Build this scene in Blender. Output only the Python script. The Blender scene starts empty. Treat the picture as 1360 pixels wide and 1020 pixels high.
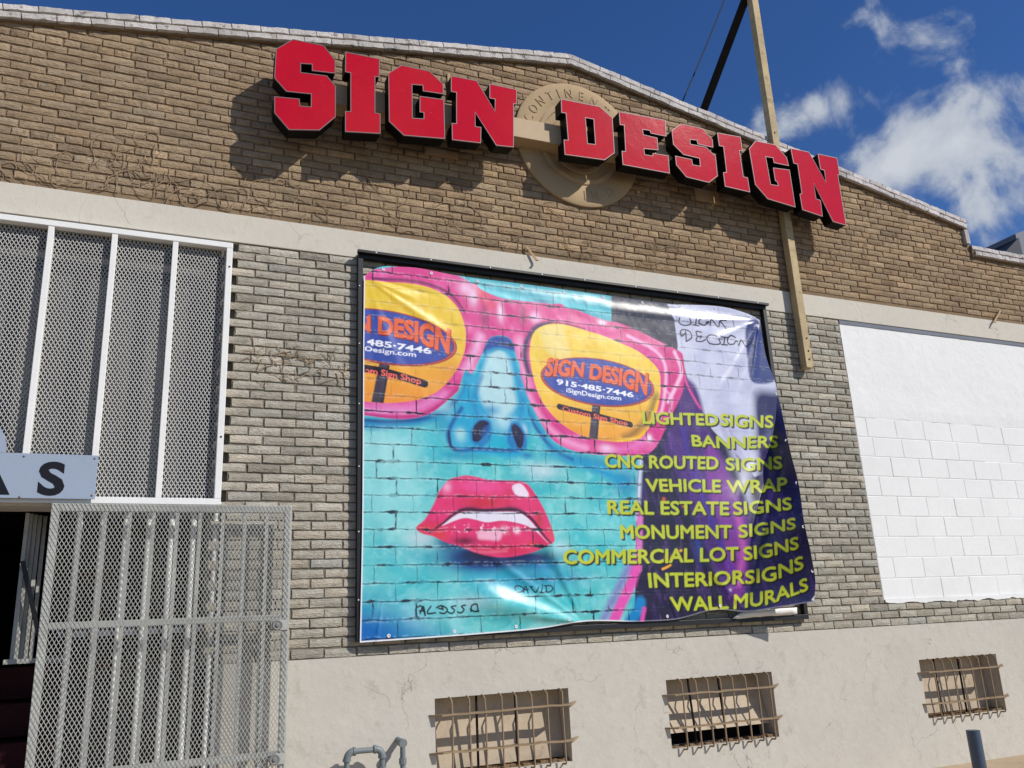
import bpy, bmesh, math, random
import numpy as np
from mathutils import Vector, Matrix

random.seed(7)
RNG = np.random.RandomState(11)
scene = bpy.context.scene
COL = scene.collection

# ------------------------------------------------------------------ camera
K = 6.5                       # metres from the camera to the plane of the wall
ZC = 0.2225 * K               # eye height above the pavement
F = 1129.15                   # focal length in pixels of a 1360 px wide frame
YAW, PITCH, ROLL = 0.419364, 0.280995, 0.0486193


def _rot(yaw, pitch, roll):
    cy, sy, cp, sp = math.cos(yaw), math.sin(yaw), math.cos(pitch), math.sin(pitch)
    fwd = np.array([sy * cp, cy * cp, sp]); right = np.array([cy, -sy, 0.0])
    down = np.cross(fwd, right)
    cr, sr = math.cos(roll), math.sin(roll)
    return np.array([cr * right + sr * down, -sr * right + cr * down, fwd])


R = _rot(YAW, PITCH, ROLL)
cam_d = bpy.data.cameras.new('camera')
cam = bpy.data.objects.new('camera', cam_d)
COL.objects.link(cam)
cam_d.sensor_width = 36.0
cam_d.lens = F / 1360 * 36.0
cam_d.clip_end = 3000
cam.matrix_world = Matrix([[R[0][0], -R[1][0], -R[2][0], 0], [R[0][1], -R[1][1], -R[2][1], -K],
                           [R[0][2], -R[1][2], -R[2][2], ZC], [0, 0, 0, 1]])
scene.camera = cam


def wp(x, y, h=0.0):
    """survey point read from the photograph: where its ray meets the plane h in front of the wall (units of K)"""
    x = np.asarray(x, float); y = np.asarray(y, float)
    a = (x - 680) / F; b = (y - 510) / F
    d = R[0] * a[..., None] + R[1] * b[..., None] + R[2]
    t = (1 - h) / d[..., 1]
    return d[..., 0] * t, d[..., 2] * t


def W(x, y, h=0.0):
    X, Z = wp(x, y, h)
    return Vector((float(X) * K, -h * K, float(Z) * K + ZC))


def P(X, Z, h=0.0):
    return Vector((X * K, -h * K, Z * K + ZC))


def zw(Z):
    return Z * K + ZC


# ------------------------------------------------------------------ sky, sun, exposure
SUN = Vector((0.93, -1.0, 1.03)).normalized()
world = bpy.data.worlds.new("World"); scene.world = world; world.use_nodes = True
wt = world.node_tree; wt.nodes.clear()


def wn(t, **kw):
    n = wt.nodes.new(t)
    for k, v in kw.items(): setattr(n, k, v)
    return n


def wmath(op, a, b=None, c=None):
    n = wn('ShaderNodeMath', operation=op)
    for i, v in enumerate((a, b, c)):
        if v is None: continue
        if isinstance(v, (int, float)): n.inputs[i].default_value = v
        else: wt.links.new(v, n.inputs[i])
    return n.outputs[0]


sky = wn('ShaderNodeTexSky', sky_type='NISHITA')
sky.sun_disc = False
sky.sun_elevation = math.asin(SUN.z)
sky.sun_rotation = math.atan2(SUN.x, SUN.y)
sky.altitude = 1200; sky.air_density = 1.0; sky.dust_density = 0.25; sky.ozone_density = 2.6
hsv = wn('ShaderNodeHueSaturation'); hsv.inputs['Saturation'].default_value = 1.26; hsv.inputs['Hue'].default_value = 0.512; hsv.inputs['Value'].default_value = 1.0
wt.links.new(sky.outputs[0], hsv.inputs['Color'])
geo = wn('ShaderNodeTexCoord')
sep = wn('ShaderNodeSeparateXYZ'); wt.links.new(geo.outputs['Generated'], sep.inputs[0])
zz = wmath('ADD', wmath('MAXIMUM', sep.outputs[2], 0.0), 0.22)
cmb = wn('ShaderNodeCombineXYZ')
wt.links.new(wmath('DIVIDE', sep.outputs[0], zz), cmb.inputs[0])
wt.links.new(wmath('DIVIDE', sep.outputs[1], zz), cmb.inputs[1])
cmb.inputs[2].default_value = 3.0
big = wn('ShaderNodeTexNoise'); big.inputs['Scale'].default_value = 1.15; big.inputs['Detail'].default_value = 2
fine = wn('ShaderNodeTexNoise'); fine.inputs['Scale'].default_value = 10.5; fine.inputs['Detail'].default_value = 12; fine.inputs['Roughness'].default_value = 0.56
fine.inputs['Distortion'].default_value = 0.25
wt.links.new(cmb.outputs[0], big.inputs['Vector']); wt.links.new(geo.outputs['Generated'], fine.inputs['Vector'])


def blob(d, size, amt):
    v = Vector(d).normalized()
    dp = wn('ShaderNodeVectorMath', operation='DOT_PRODUCT'); wt.links.new(geo.outputs['Generated'], dp.inputs[0]); dp.inputs[1].default_value = v
    q = wmath('DIVIDE', wmath('SUBTRACT', 1.0, dp.outputs['Value']), 1 - math.cos(math.radians(size)))
    return wmath('MULTIPLY', wmath('EXPONENT', wmath('MULTIPLY', q, -1.0)), amt)


cov = wmath('SUBTRACT', wmath('MULTIPLY', wmath('SUBTRACT', big.outputs[0], 0.5), 0.5), 0.08)
for d, s, a in [((0.745, 0.469, 0.475), 3.0, 0.50), ((0.716, 0.534, 0.449), 2.6, 0.44), ((0.690, 0.570, 0.446), 2.0, 0.36), ((0.603, 0.604, 0.521), 2.6, 0.40), ((0.635, 0.573, 0.518), 1.8, 0.30), ((0.775, 0.494, 0.395), 2.6, 0.42), ((0.689, 0.480, 0.543), 2.2, 0.24), ((0.681, 0.515, 0.521), 2.6, 0.22), ((0.659, 0.545, 0.518), 2.0, 0.26), ((0.773, 0.521, 0.362), 2.5, 0.30), ((0.720, 0.492, 0.489), 2.5, 0.26), ((0.573, 0.629, 0.526), 1.8, 0.26), 
                ((.60, -.62, .50), 7, .22), ((.45, -.72, .52), 4, .2), ((.2, -.8, .5), 9, .15), ((-.7, -.3, .4), 12, .2), ((.95, .1, .3), 12, .2),
                ((-.30, .80, .62), 14, -.35), ((.20, .76, .65), 12, -.35), ((.50, .66, .60), 7, -.3), ((.60, .56, .60), 5, -.2)]:
    cov = wmath('ADD', cov, blob(d, s, a * (.88 if a > 0 and s < 3.1 else 1)))
dens = wmath('ADD', wmath('MULTIPLY', wmath('SUBTRACT', fine.outputs[0], 0.5), 2.5), cov)
mr = wn('ShaderNodeMapRange', interpolation_type='SMOOTHSTEP')
mr.inputs['From Min'].default_value = 0.05; mr.inputs['From Max'].default_value = 0.5
wt.links.new(dens, mr.inputs['Value'])
ccol = wn('ShaderNodeMix', data_type='RGBA')
mr2 = wn('ShaderNodeMapRange'); mr2.inputs['From Min'].default_value = 0.2; mr2.inputs['From Max'].default_value = 0.75
wt.links.new(dens, mr2.inputs['Value']); wt.links.new(mr2.outputs[0], ccol.inputs['Factor'])
ccol.inputs[6].default_value = (3.6, 4.1, 5.0, 1); ccol.inputs[7].default_value = (5.9, 6.2, 6.6, 1)
mixc = wn('ShaderNodeMix', data_type='RGBA')
wt.links.new(wmath('MULTIPLY', mr.outputs[0], 0.92), mixc.inputs['Factor'])
wt.links.new(hsv.outputs[0], mixc.inputs[6]); wt.links.new(ccol.outputs[2], mixc.inputs[7])
bg = wn('ShaderNodeBackground'); bg.inputs['Strength'].default_value = 0.108
wt.links.new(mixc.outputs[2], bg.inputs['Color'])
wo = wn('ShaderNodeOutputWorld'); wt.links.new(bg.outputs[0], wo.inputs[0])

sd = bpy.data.lights.new('sun', 'SUN'); sd.energy = 4.25; sd.angle = math.radians(0.53); sd.color = (1.0, 0.96, 0.90)
so = bpy.data.objects.new('sun', sd); COL.objects.link(so)
so.rotation_euler = (-SUN).to_track_quat('-Z', 'Y').to_euler(); so.location = (12, -14, 18)

scene.view_settings.view_transform = 'Standard'; scene.view_settings.look = 'None'
scene.view_settings.exposure = 0.0; scene.view_settings.gamma = 1.0; scene.view_settings.use_curve_mapping = False


# ------------------------------------------------------------------ helpers
def lin(c):
    c = np.asarray(c, float) / 255.0
    return np.where(c <= 0.04045, c / 12.92, ((c + 0.055) / 1.055) ** 2.4)


def mat(name, col=None, rough=0.7, spec=0.3, metal=0.0, vary=0.0, vscale=3.0, bump=0.0, bscale=60.0, bdist=0.004, stretch=(1, 1, 1),
        tone=False, vcol=None, crack=0.0, dirt=None, coat=0.0, speck=None, speck_amt=0.0, speck_scale=25.0):
    m = bpy.data.materials.new(name); m.use_nodes = True
    nt = m.node_tree; b = nt.nodes['Principled BSDF']; L = nt.links.new
    b.inputs['Roughness'].default_value = rough
    b.inputs['Specular IOR Level'].default_value = spec
    b.inputs['Metallic'].default_value = metal
    if coat: b.inputs['Coat Weight'].default_value = coat; b.inputs['Coat Roughness'].default_value = 0.06
    g = nt.nodes.new('ShaderNodeNewGeometry')
    vm = nt.nodes.new('ShaderNodeVectorMath'); vm.operation = 'MULTIPLY'; vm.inputs[1].default_value = stretch
    L(g.outputs['Position'], vm.inputs[0])

    def noise(scale, detail=4, rough_=0.6, src=None):
        n = nt.nodes.new('ShaderNodeTexNoise'); n.inputs['Scale'].default_value = scale; n.inputs['Detail'].default_value = detail
        n.inputs['Roughness'].default_value = rough_; L(src or g.outputs['Position'], n.inputs['Vector']); return n.outputs[0]

    def mp(v, a, b_, lo, hi):
        n = nt.nodes.new('ShaderNodeMapRange'); n.inputs[1].default_value = a; n.inputs[2].default_value = b_
        n.inputs[3].default_value = lo; n.inputs[4].default_value = hi; L(v, n.inputs[0]); return n.outputs[0]

    def mul(c, f):
        n = nt.nodes.new('ShaderNodeMix'); n.data_type = 'RGBA'; n.blend_type = 'MULTIPLY'; n.inputs['Factor'].default_value = 1
        L(c, n.inputs[6]); L(f, n.inputs[7]); return n.outputs[2]

    def mix(f, c, colr):
        n = nt.nodes.new('ShaderNodeMix'); n.data_type = 'RGBA'; L(f, n.inputs['Factor']); L(c, n.inputs[6])
        n.inputs[7].default_value = (*colr, 1); return n.outputs[2]

    if vcol:
        a = nt.nodes.new('ShaderNodeAttribute'); a.attribute_name = vcol; c = a.outputs['Color']
    else:
        rgb = nt.nodes.new('ShaderNodeRGB'); rgb.outputs[0].default_value = (*col, 1); c = rgb.outputs[0]
    if tone:
        a = nt.nodes.new('ShaderNodeAttribute'); a.attribute_name = 'tone'; c = mul(c, a.outputs['Color'])
        oi = nt.nodes.new('ShaderNodeObjectInfo'); c = mul(c, oi.outputs['Color'])
    if vary:
        c = mul(c, mp(noise(vscale, 5), .3, .7, 1 - vary, 1 + vary))
        c = mul(c, mp(noise(vscale * 9, 4), .3, .7, 1 - vary * .6, 1 + vary * .6))
    if dirt is not None:
        c = mix(mp(noise(1.1, 6, .7), .52, .75, 0, .55), c, dirt)
    if speck is not None:
        c = mix(mp(noise(speck_scale, 5, .7), .56 if speck_scale < 50 else .68, .66 if speck_scale < 50 else .72, 0, speck_amt), c, speck)
    hgt = None
    if bump:
        hgt = noise(bscale, 6, .65, vm.outputs[0])
    if crack:
        nn = nt.nodes.new('ShaderNodeTexNoise'); nn.inputs['Scale'].default_value = 2.2; nn.inputs['Detail'].default_value = 5; L(g.outputs['Position'], nn.inputs['Vector'])
        ad = nt.nodes.new('ShaderNodeVectorMath'); ad.operation = 'MULTIPLY_ADD'; L(nn.outputs['Color'], ad.inputs[0]); ad.inputs[1].default_value = (.5, .5, .5); L(g.outputs['Position'], ad.inputs[2])
        st = nt.nodes.new('ShaderNodeVectorMath'); st.operation = 'MULTIPLY'; L(ad.outputs[0], st.inputs[0]); st.inputs[1].default_value = (1.3, 1.3, .55)
        vo = nt.nodes.new('ShaderNodeTexVoronoi'); vo.feature = 'DISTANCE_TO_EDGE'; vo.inputs['Scale'].default_value = 1.7; L(st.outputs[0], vo.inputs['Vector'])
        line = mp(vo.outputs['Distance'], 0.0, 0.006, 1, 0)
        msk = mp(noise(1.7, 3), .5, .6, 0, crack)
        mm = nt.nodes.new('ShaderNodeMath'); mm.operation = 'MULTIPLY'; L(line, mm.inputs[0]); L(msk, mm.inputs[1])
        c = mix(mm.outputs[0], c, (.11, .095, .08))
    L(c, b.inputs['Base Color'])
    if bump:
        bp = nt.nodes.new('ShaderNodeBump'); bp.inputs['Strength'].default_value = bump; bp.inputs['Distance'].default_value = bdist
        L(hgt, bp.inputs['Height']); L(bp.outputs[0], b.inputs['Normal'])
    return m


class MB:
    """collects shapes; build() links them as one mesh object"""
    def __init__(s): s.v = []; s.f = []

    def add(s, vs, fs):
        n = len(s.v); s.v.extend([tuple(q) for q in vs]); s.f.extend([tuple(n + i for i in q) for q in fs]); return s

    def box(s, x0, x1, y0, y1, z0, z1):
        return s.add([(x0, y0, z0), (x1, y0, z0), (x1, y1, z0), (x0, y1, z0), (x0, y0, z1), (x1, y0, z1), (x1, y1, z1), (x0, y1, z1)],
                     [(0, 3, 2, 1), (4, 5, 6, 7), (0, 1, 5, 4), (1, 2, 6, 5), (2, 3, 7, 6), (3, 0, 4, 7)])

    def bar(s, a, b, w, d, up=Vector((0, -1, 0))):
        """rectangular bar from a to b, w across, d along 'up'"""
        a = Vector(a); b = Vector(b); t = (b - a).normalized(); sd_ = t.cross(up).normalized(); u = sd_.cross(t).normalized()
        vs = []
        for q in (a, b):
            for i, j in ((-1, -1), (1, -1), (1, 1), (-1, 1)): vs.append(q + sd_ * (i * w / 2) + u * (j * d / 2))
        return s.add(vs, [(0, 1, 2, 3), (7, 6, 5, 4), (0, 4, 5, 1), (1, 5, 6, 2), (2, 6, 7, 3), (3, 7, 4, 0)])

    def tube(s, pts, r, n=8, cap=True):
        pts = [Vector(q) for q in pts]; rings = []
        rr = r if isinstance(r, (list, tuple)) else [r] * len(pts)
        ref = None
        for i, q in enumerate(pts):
            t = ((pts[i + 1] if i + 1 < len(pts) else q) - (pts[i - 1] if i else q)).normalized()
            if ref is None: ref = t.orthogonal().normalized()
            ref = (ref - t * ref.dot(t)).normalized(); o = t.cross(ref)
            rings.append([q + (ref * math.cos(2 * math.pi * k / n) + o * math.sin(2 * math.pi * k / n)) * rr[i] for k in range(n)])
        fs = []
        for i in range(len(pts) - 1):
            for k in range(n): fs.append((i * n + k, i * n + (k + 1) % n, (i + 1) * n + (k + 1) % n, (i + 1) * n + k))
        if cap:
            fs.append(tuple(reversed(range(n)))); fs.append(tuple((len(pts) - 1) * n + k for k in range(n)))
        return s.add([q for rg in rings for q in rg], fs)

    def lathe(s, c, axis, prof, n=48):
        """profile (radius, height along axis)"""
        axis = Vector(axis).normalized(); a = axis.orthogonal().normalized(); b = axis.cross(a); c = Vector(c)
        vs = []; fs = []
        for r, h in prof:
            for k in range(n):
                t = 2 * math.pi * k / n; vs.append(c + axis * h + (a * math.cos(t) + b * math.sin(t)) * r)
        for i in range(len(prof) - 1):
            for k in range(n): fs.append((i * n + k, i * n + (k + 1) % n, (i + 1) * n + (k + 1) % n, (i + 1) * n + k))
        fs.append(tuple((len(prof) - 1) * n + k for k in range(n))); fs.append(tuple(reversed(range(n))))
        return s.add(vs, fs)

    def build(s, name, m, parent=None, smooth=False, bevel=0.0):
        me = bpy.data.meshes.new(name); me.from_pydata(s.v, [], s.f); me.materials.append(m)
        bm = bmesh.new(); bm.from_mesh(me); bmesh.ops.recalc_face_normals(bm, faces=bm.faces[:]); bm.to_mesh(me); bm.free()
        if smooth:
            for p_ in me.polygons: p_.use_smooth = True
        o = bpy.data.objects.new(name, me); COL.objects.link(o)
        if smooth:
            md = o.modifiers.new('e', 'EDGE_SPLIT'); md.split_angle = math.radians(40)
        if bevel:
            md = o.modifiers.new('b', 'BEVEL'); md.width = bevel; md.segments = 2; md.limit_method = 'ANGLE'
        if parent is not None: o.parent = parent; o.matrix_parent_inverse = Matrix.Translation(-parent_loc(parent))
        return o


def parent_loc(o):
    return Vector(o.get('_loc', (0, 0, 0)))


def thing(name, label, cat, loc=(0, 0, 0), group=None, kind=None):
    o = bpy.data.objects.new(name, None); COL.objects.link(o); o.location = loc; o['_loc'] = tuple(loc)
    o['label'] = label; o['category'] = cat; o.empty_display_size = .1
    if group: o['group'] = group
    if kind: o['kind'] = kind
    return o


def tag(o, label=None, cat=None, group=None, kind=None):
    if label: o['label'] = label
    if cat: o['category'] = cat
    if group: o['group'] = group
    if kind: o['kind'] = kind
    return o


def link_child(o, parent):
    COL.objects.link(o); o.parent = parent
    o.matrix_parent_inverse = Matrix.Translation(-parent_loc(parent))


def text_mesh(body, bold=0.0, res=4):
    cu = bpy.data.curves.new('t', 'FONT'); cu.body = body; cu.size = 1.0; cu.offset = bold; cu.resolution_u = res; cu.fill_mode = 'FRONT'
    ob = bpy.data.objects.new('t', cu); COL.objects.link(ob)
    dg = bpy.context.evaluated_depsgraph_get(); dg.update()
    me = bpy.data.meshes.new_from_object(ob.evaluated_get(dg))
    me.calc_loop_triangles()
    v = np.array([tuple(q.co)[:2] for q in me.vertices]); t = np.array([tuple(q.vertices) for q in me.loop_triangles])
    bpy.data.objects.remove(ob); bpy.data.curves.remove(cu); bpy.data.meshes.remove(me)
    return v, t


# ------------------------------------------------------------------ materials
M = {}
M['brick_tan'] = mat('tan painted rock-face brick', lin((170, 148, 120)), .92, .12, tone=True, vary=.16, vscale=7, bump=1.0, bscale=70, bdist=.022, stretch=(.45, 1, 1.5), speck=lin((112, 90, 66)), speck_amt=.4, speck_scale=18, dirt=lin((146, 122, 96)))
M['brick_grey'] = mat('grey-beige rock-face brick', lin((187, 179, 163)), .93, .12, tone=True, vary=.16, vscale=8, bump=1.0, bscale=75, bdist=.020, stretch=(.45, 1, 1.5), speck=lin((112, 104, 92)), speck_amt=.4, dirt=lin((168, 160, 144)))
M['mortar_tan'] = mat('tan mortar', lin((132, 112, 88)), .95, .1, vary=.15, bump=.6, bscale=60)
M['mortar_grey'] = mat('grey mortar', lin((122, 116, 103)), .95, .1, vary=.15, bump=.6, bscale=60)
M['coping'] = mat('whitewashed coping brick', lin((205, 199, 192)), .9, .15, tone=True, vary=.12, vscale=9, bump=1.0, bscale=80, bdist=.011, stretch=(.6, 1, 1.3), speck=lin((92, 80, 70)), speck_amt=.7, speck_scale=14)
M['concrete'] = mat('cream concrete band', lin((203, 196, 181)), .88, .2, vary=.035, vscale=1.6, bump=.5, bscale=18, bdist=.006, crack=.75, speck=lin((168, 156, 138)), speck_amt=.22, speck_scale=9)
M['plaster'] = mat('cream rendered plaster', lin((192, 186, 174)), .9, .2, vary=.06, vscale=1.1, bump=.6, bscale=13, bdist=.008, crack=.55, dirt=lin((180, 170, 154)), speck=lin((158, 150, 136)), speck_amt=.4, speck_scale=5)
M['white'] = mat('white masonry paint', lin((230, 229, 225)), .8, .25, dirt=lin((212, 211, 206)), vary=.03, vscale=1.5, bump=.6, bscale=45, bdist=.003)
M['white_plaster'] = mat('white painted plaster', lin((230, 229, 225)), .8, .25, dirt=lin((214, 213, 209)), vary=.03, vscale=1.2, bump=.7, bscale=7, bdist=.012)
M['strip_grey'] = mat('blue grey top strip', lin((120, 124, 132)), .85, .2, vary=.1)
M['red'] = mat('red acrylic sign face', lin((190, 8, 26)), .09, .5, vary=.06, vscale=1.5, coat=.0, bump=.12, bscale=3.0, bdist=.02, speck=lin((225, 150, 150)), speck_amt=.5, speck_scale=55)
M['black_return'] = mat('black sign return', lin((6, 6, 6)), .6, .2)
M['silver_trim'] = mat('silver trim strip', lin((120, 96, 98)), .5, .4, metal=.2)
M['raceway'] = mat('tan painted sheet metal', lin((182, 158, 124)), .6, .3, vary=.05)
M['plate_tan'] = mat('tan painted plate', lin((176, 148, 112)), .75, .2, vary=.06)
M['seal'] = mat('cream stone medallion', lin((176, 152, 118)), .85, .2, vary=.05, bump=.4, bscale=30, bdist=.004)
M['black_metal'] = mat('black painted steel', lin((26, 26, 28)), .45, .4, vary=.1)
M['white_metal'] = mat('white painted steel', lin((230, 228, 223)), .5, .35, vary=.04, vscale=4)
M['mesh_white'] = mat('white painted expanded metal', lin((200, 197, 190)), .55, .35)
M['mesh_grey'] = mat('weathered grey expanded metal', lin((168, 168, 161)), .6, .35, vary=.12, vscale=3, speck=lin((130, 104, 76)), speck_amt=.3, speck_scale=7)
M['gate_grey'] = mat('weathered grey painted steel', lin((170, 170, 163)), .6, .3, vary=.12, vscale=3, speck=lin((120, 100, 74)), speck_amt=.35, speck_scale=9)
M['steel'] = mat('galvanised steel', lin((128, 128, 124)), .6, .4, metal=.2, vary=.1)
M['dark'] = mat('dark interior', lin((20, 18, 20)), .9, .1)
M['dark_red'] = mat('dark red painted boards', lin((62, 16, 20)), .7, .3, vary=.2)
M['pane_dark'] = mat('dark tinted pane', lin((74, 73, 71)), .3, .5, vary=.25, vscale=2)
M['sign_grey'] = mat('blue grey sign board', lin((150, 162, 178)), .5, .35, vary=.02)
M['wood'] = mat('weathered tan timber', lin((186, 166, 128)), .8, .2, vary=.14, vscale=5, bump=.5, bscale=40, stretch=(6, 6, .4), speck=lin((120, 104, 78)), speck_amt=.5, speck_scale=12)
M['wood_dark'] = mat('dark stained timber', lin((34, 28, 24)), .8, .2, vary=.2)
M['bar'] = mat('rusty cream painted bar', lin((144, 124, 98)), .75, .25, vary=.12, vscale=9, speck=lin((120, 76, 48)), speck_amt=.5, speck_scale=22)
M['board'] = mat('pinkish cream painted board', lin((186, 170, 148)), .85, .2, vary=.07, vscale=5, dirt=lin((140, 120, 98)), speck=lin((120, 100, 80)), speck_amt=.3, speck_scale=12)
M['rubble'] = mat('brown broken masonry', lin((134, 110, 84)), .95, .1, vary=.3, vscale=14, bump=1, bscale=40, bdist=.02)
M['pipe'] = mat('grey painted gas pipe', lin((112, 120, 120)), .45, .45, vary=.1, vscale=12)
M['bollard'] = mat('blue grey painted steel pipe', lin((66, 80, 98)), .4, .5, vary=.12, vscale=9)
M['vine'] = mat('dried tan vine', lin((160, 138, 111)), .9, .1, vary=.15)
M['roof'] = mat('grey roofing felt', lin((90, 88, 86)), .9, .1, vary=.1)
M['sidewalk'] = mat('tan worn pavement', lin((178, 158, 130)), .92, .15, vary=.12, vscale=1.5, bump=.5, bscale=25, bdist=.006, crack=.8)
M['asphalt'] = mat('asphalt', (.05, .05, .052), .9, .2, vary=.2, vscale=4, bump=.5, bscale=90)
M['kerb'] = mat('kerb concrete', lin((160, 154, 142)), .9, .15, vary=.1)
M['paint_yellow'] = mat('road marking paint', lin((200, 160, 50)), .7, .2, vary=.1)
M['earth'] = mat('dry earth', lin((160, 138, 110)), .95, .1, vary=.15, vscale=.3)
M['unit_grey'] = mat('grey sheet metal', lin((108, 112, 122)), .6, .3, vary=.06)

# ------------------------------------------------------------------ ground
g = MB(); g.box(-400, 400, -400, 400, -.6, -.17)
tag(g.build('ground', M['earth']), kind='structure')
g = MB(); g.box(-60, 60, -15, -3.2, -.165, -.12)
tag(g.build('road', M['asphalt']), kind='structure')
g = MB(); g.box(-60, 60, -9.2, -9.08, -.1195, -.116); g.box(-60, 60, -8.95, -8.83, -.1195, -.116)
tag(g.build('road_marking', M['paint_yellow']), kind='structure')
g = MB(); g.box(-60, 60, -3.0, .3, -.165, 0)
pav = tag(g.build('pavement', M['sidewalk']), kind='structure')
g = MB(); g.box(-60, 60, -3.2, -3.003, -.165, .004)
tag(g.build('kerb', M['kerb'], bevel=.015), kind='structure')
g = MB(); g.box(-60, 60, -19, -15.0, -.165, 0)
tag(g.build('far_pavement', M['sidewalk']), kind='structure')

# ------------------------------------------------------------------ the building
bld = thing('brick_building', 'low gabled brick building with cream band, plaster base and whitewashed stepped coping', 'building')
# survey of the coping line (front face 0.008 K proud)
HC = .008
cop_px = [(12, 2), (755, 68), (1285, 290)]
A0 = wp(12, 2, HC); A1 = wp(757, 69, HC); A2 = wp(1284, 290, HC); A3 = wp(1291, 324, HC); A4 = wp(1360, 337, HC)
APX, APZ = float(A1[0]), float(A1[1])
SLL = (APZ - float(A0[1])) / (APX - float(A0[0])); SLR = (float(A2[1]) - APZ) / (float(A2[0]) - APX)
XST = float(A2[0]); ZEND = float(A4[1])
XSTL = APX - (XST - APX)


def top_line(X):
    X = np.asarray(X, float)
    z = np.where(X < APX, APZ - (APX - X) * SLL, APZ + (X - APX) * SLR)
    z = np.where(X > XST - .002, ZEND, z); z = np.where(X < XSTL, ZEND, z)
    return z


COPT = .0232      # thickness of the two coping courses
PITCHZ = .01086; PITCHX = .0371
BAND0, BAND1 = .4712, .5085
PLT = -.0212
XL, XR = -.62, 2.1

# gable backing wall
poly = [(XL, BAND1), (XR, BAND1), (XR, ZEND - COPT), (XST - .012, ZEND - COPT), (XST - .012, float(top_line(XST - .012)) - COPT), (APX, APZ - COPT),
        (XSTL + .012, float(top_line(XSTL + .012)) - COPT), (XSTL + .012, ZEND - COPT), (XL, ZEND - COPT)]


def extrude_poly(name, pts, y0, y1, m, parent):
    b = MB(); n = len(pts)
    vs = [(x * K, y0, zw(z)) for x, z in pts] + [(x * K, y1, zw(z)) for x, z in pts]
    fs = [tuple(range(n)), tuple(range(2 * n - 1, n - 1, -1))] + [(i, i + n, (i + 1) % n + n, (i + 1) % n) for i in range(n)]
    b.add(vs, fs); return b.build(name, m, parent)


gable = extrude_poly('gable_wall', poly, .012, .30, M['mortar_tan'], bld)
# lower wall backing: from the doorway jamb to the white infill, and the strip under the infill
JX = .088
b = MB(); b.box(JX * K, 1.0474 * K, .0125, .30, zw(PLT), zw(BAND0))
b.box(1.0474 * K, XR * K, .014, .30, zw(PLT), zw(.0166))
b.box(.070 * K, JX * K, .055, .30, zw(PLT), zw(BAND0))
lower = b.build('lower_wall', M['mortar_grey'], bld)
# far left wall beyond the doorway and its transom (outside the picture)
b = MB(); b.box(XL * K, -.30 * K, .0, .30, zw(PLT), zw(BAND0)); b.v = [(x, y + .0125, z) for x, y, z in b.v]; b.build('side_wall', M['mortar_grey'], bld)
b = MB(); b.box(XL * K, XR * K, -.006, .30, zw(BAND0), zw(BAND1)); band = b.build('concrete_band', M['concrete'], bld, bevel=.004)

WIN = [(.3280, .5013), (.6440, .8165), (1.0955, 1.2628)]
WZ0, WZ1 = -.1562, -.0725
b = MB(); z0, z1 = -.26, PLT
xs = [.083] + [q for w in WIN for q in w] + [XR]
for i in range(0, len(xs), 2):
    b.box(xs[i] * K, xs[i + 1] * K, -.006, .30, zw(z0), zw(z1))
for w0, w1 in WIN:
    b.box(w0 * K, w1 * K, -.006, .30, zw(z0), zw(WZ0)); b.box(w0 * K, w1 * K, -.006, .30, zw(WZ1), zw(z1))
base = b.build('plaster_base', M['plaster'], bld)
b = MB(); b.box(XL * K, -.303 * K, -.006, .30, zw(z0), zw(z1)); b.build('plaster_base', M['plaster'], bld)
# body of the building and roof
b = MB(); b.box(XL * K, XR * K, .9, 14, zw(.56), zw(.57)); b.box(XL * K, XL * K + .3, .3, 14, 0, zw(.56)); b.box(XR * K - .3, XR * K, .3, 14, 0, zw(.56))
b.box(XL * K, XR * K, 13.7, 14, 0, zw(.56)); b.box(XL * K, XR * K, .3, .9, zw(.55), zw(.57)); b.build('roof', M['roof'], bld)


# ---- bricks
def brick_variant(Lx, Hz, seed, depth=.017, rough=.0055):
    r = np.random.RandomState(seed); nx, nz = 6, 3
    xs_ = np.linspace(-.5, .5, nx); zs_ = np.linspace(-.5, .5, nz); vs = []
    for j, zf in enumerate(zs_):
        for i, xf in enumerate(xs_):
            edge = i in (0, nx - 1) or j in (0, nz - 1)
            ins = .0035
            x = xf * (Lx - 2 * ins) + r.uniform(-.003, .003); z = zf * (Hz - 2 * ins) + r.uniform(-.0025, .0025)
            y = (.001 + r.uniform(0, .004)) if edge else -r.uniform(.0005, rough)
            vs.append((x, y, z))
    fs = []
    for j in range(nz - 1):
        for i in range(nx - 1): a = j * nx + i; fs.append((a, a + 1, a + nx + 1, a + nx))
    ringi = [i for i in range(nx)] + [j * nx + nx - 1 for j in range(1, nz)] + [(nz - 1) * nx + i for i in range(nx - 2, -1, -1)] + [j * nx for j in range(nz - 2, 0, -1)]
    n0 = len(vs)
    for q in ringi:
        x, y, z = vs[q]; vs.append((x + (.0035 if x > 0 else -.0035) * (abs(x) > Lx / 2 * .8) , depth, z + (.003 if z > 0 else -.003) * (abs(z) > Hz / 2 * .7)))
    k = len(ringi)
    for i in range(k): fs.append((ringi[(i + 1) % k], ringi[i], n0 + i, n0 + (i + 1) % k))
    return np.array(vs), fs


JOINT = .0078
VAR = {}


def get_var(L_, H_, nvar=7):
    key = (round(L_, 4), round(H_, 4))
    if key not in VAR: VAR[key] = [brick_variant(L_, H_, 100 + i + int(L_ * 1000)) for i in range(nvar)]
    return VAR[key]


SHARED = {}


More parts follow.
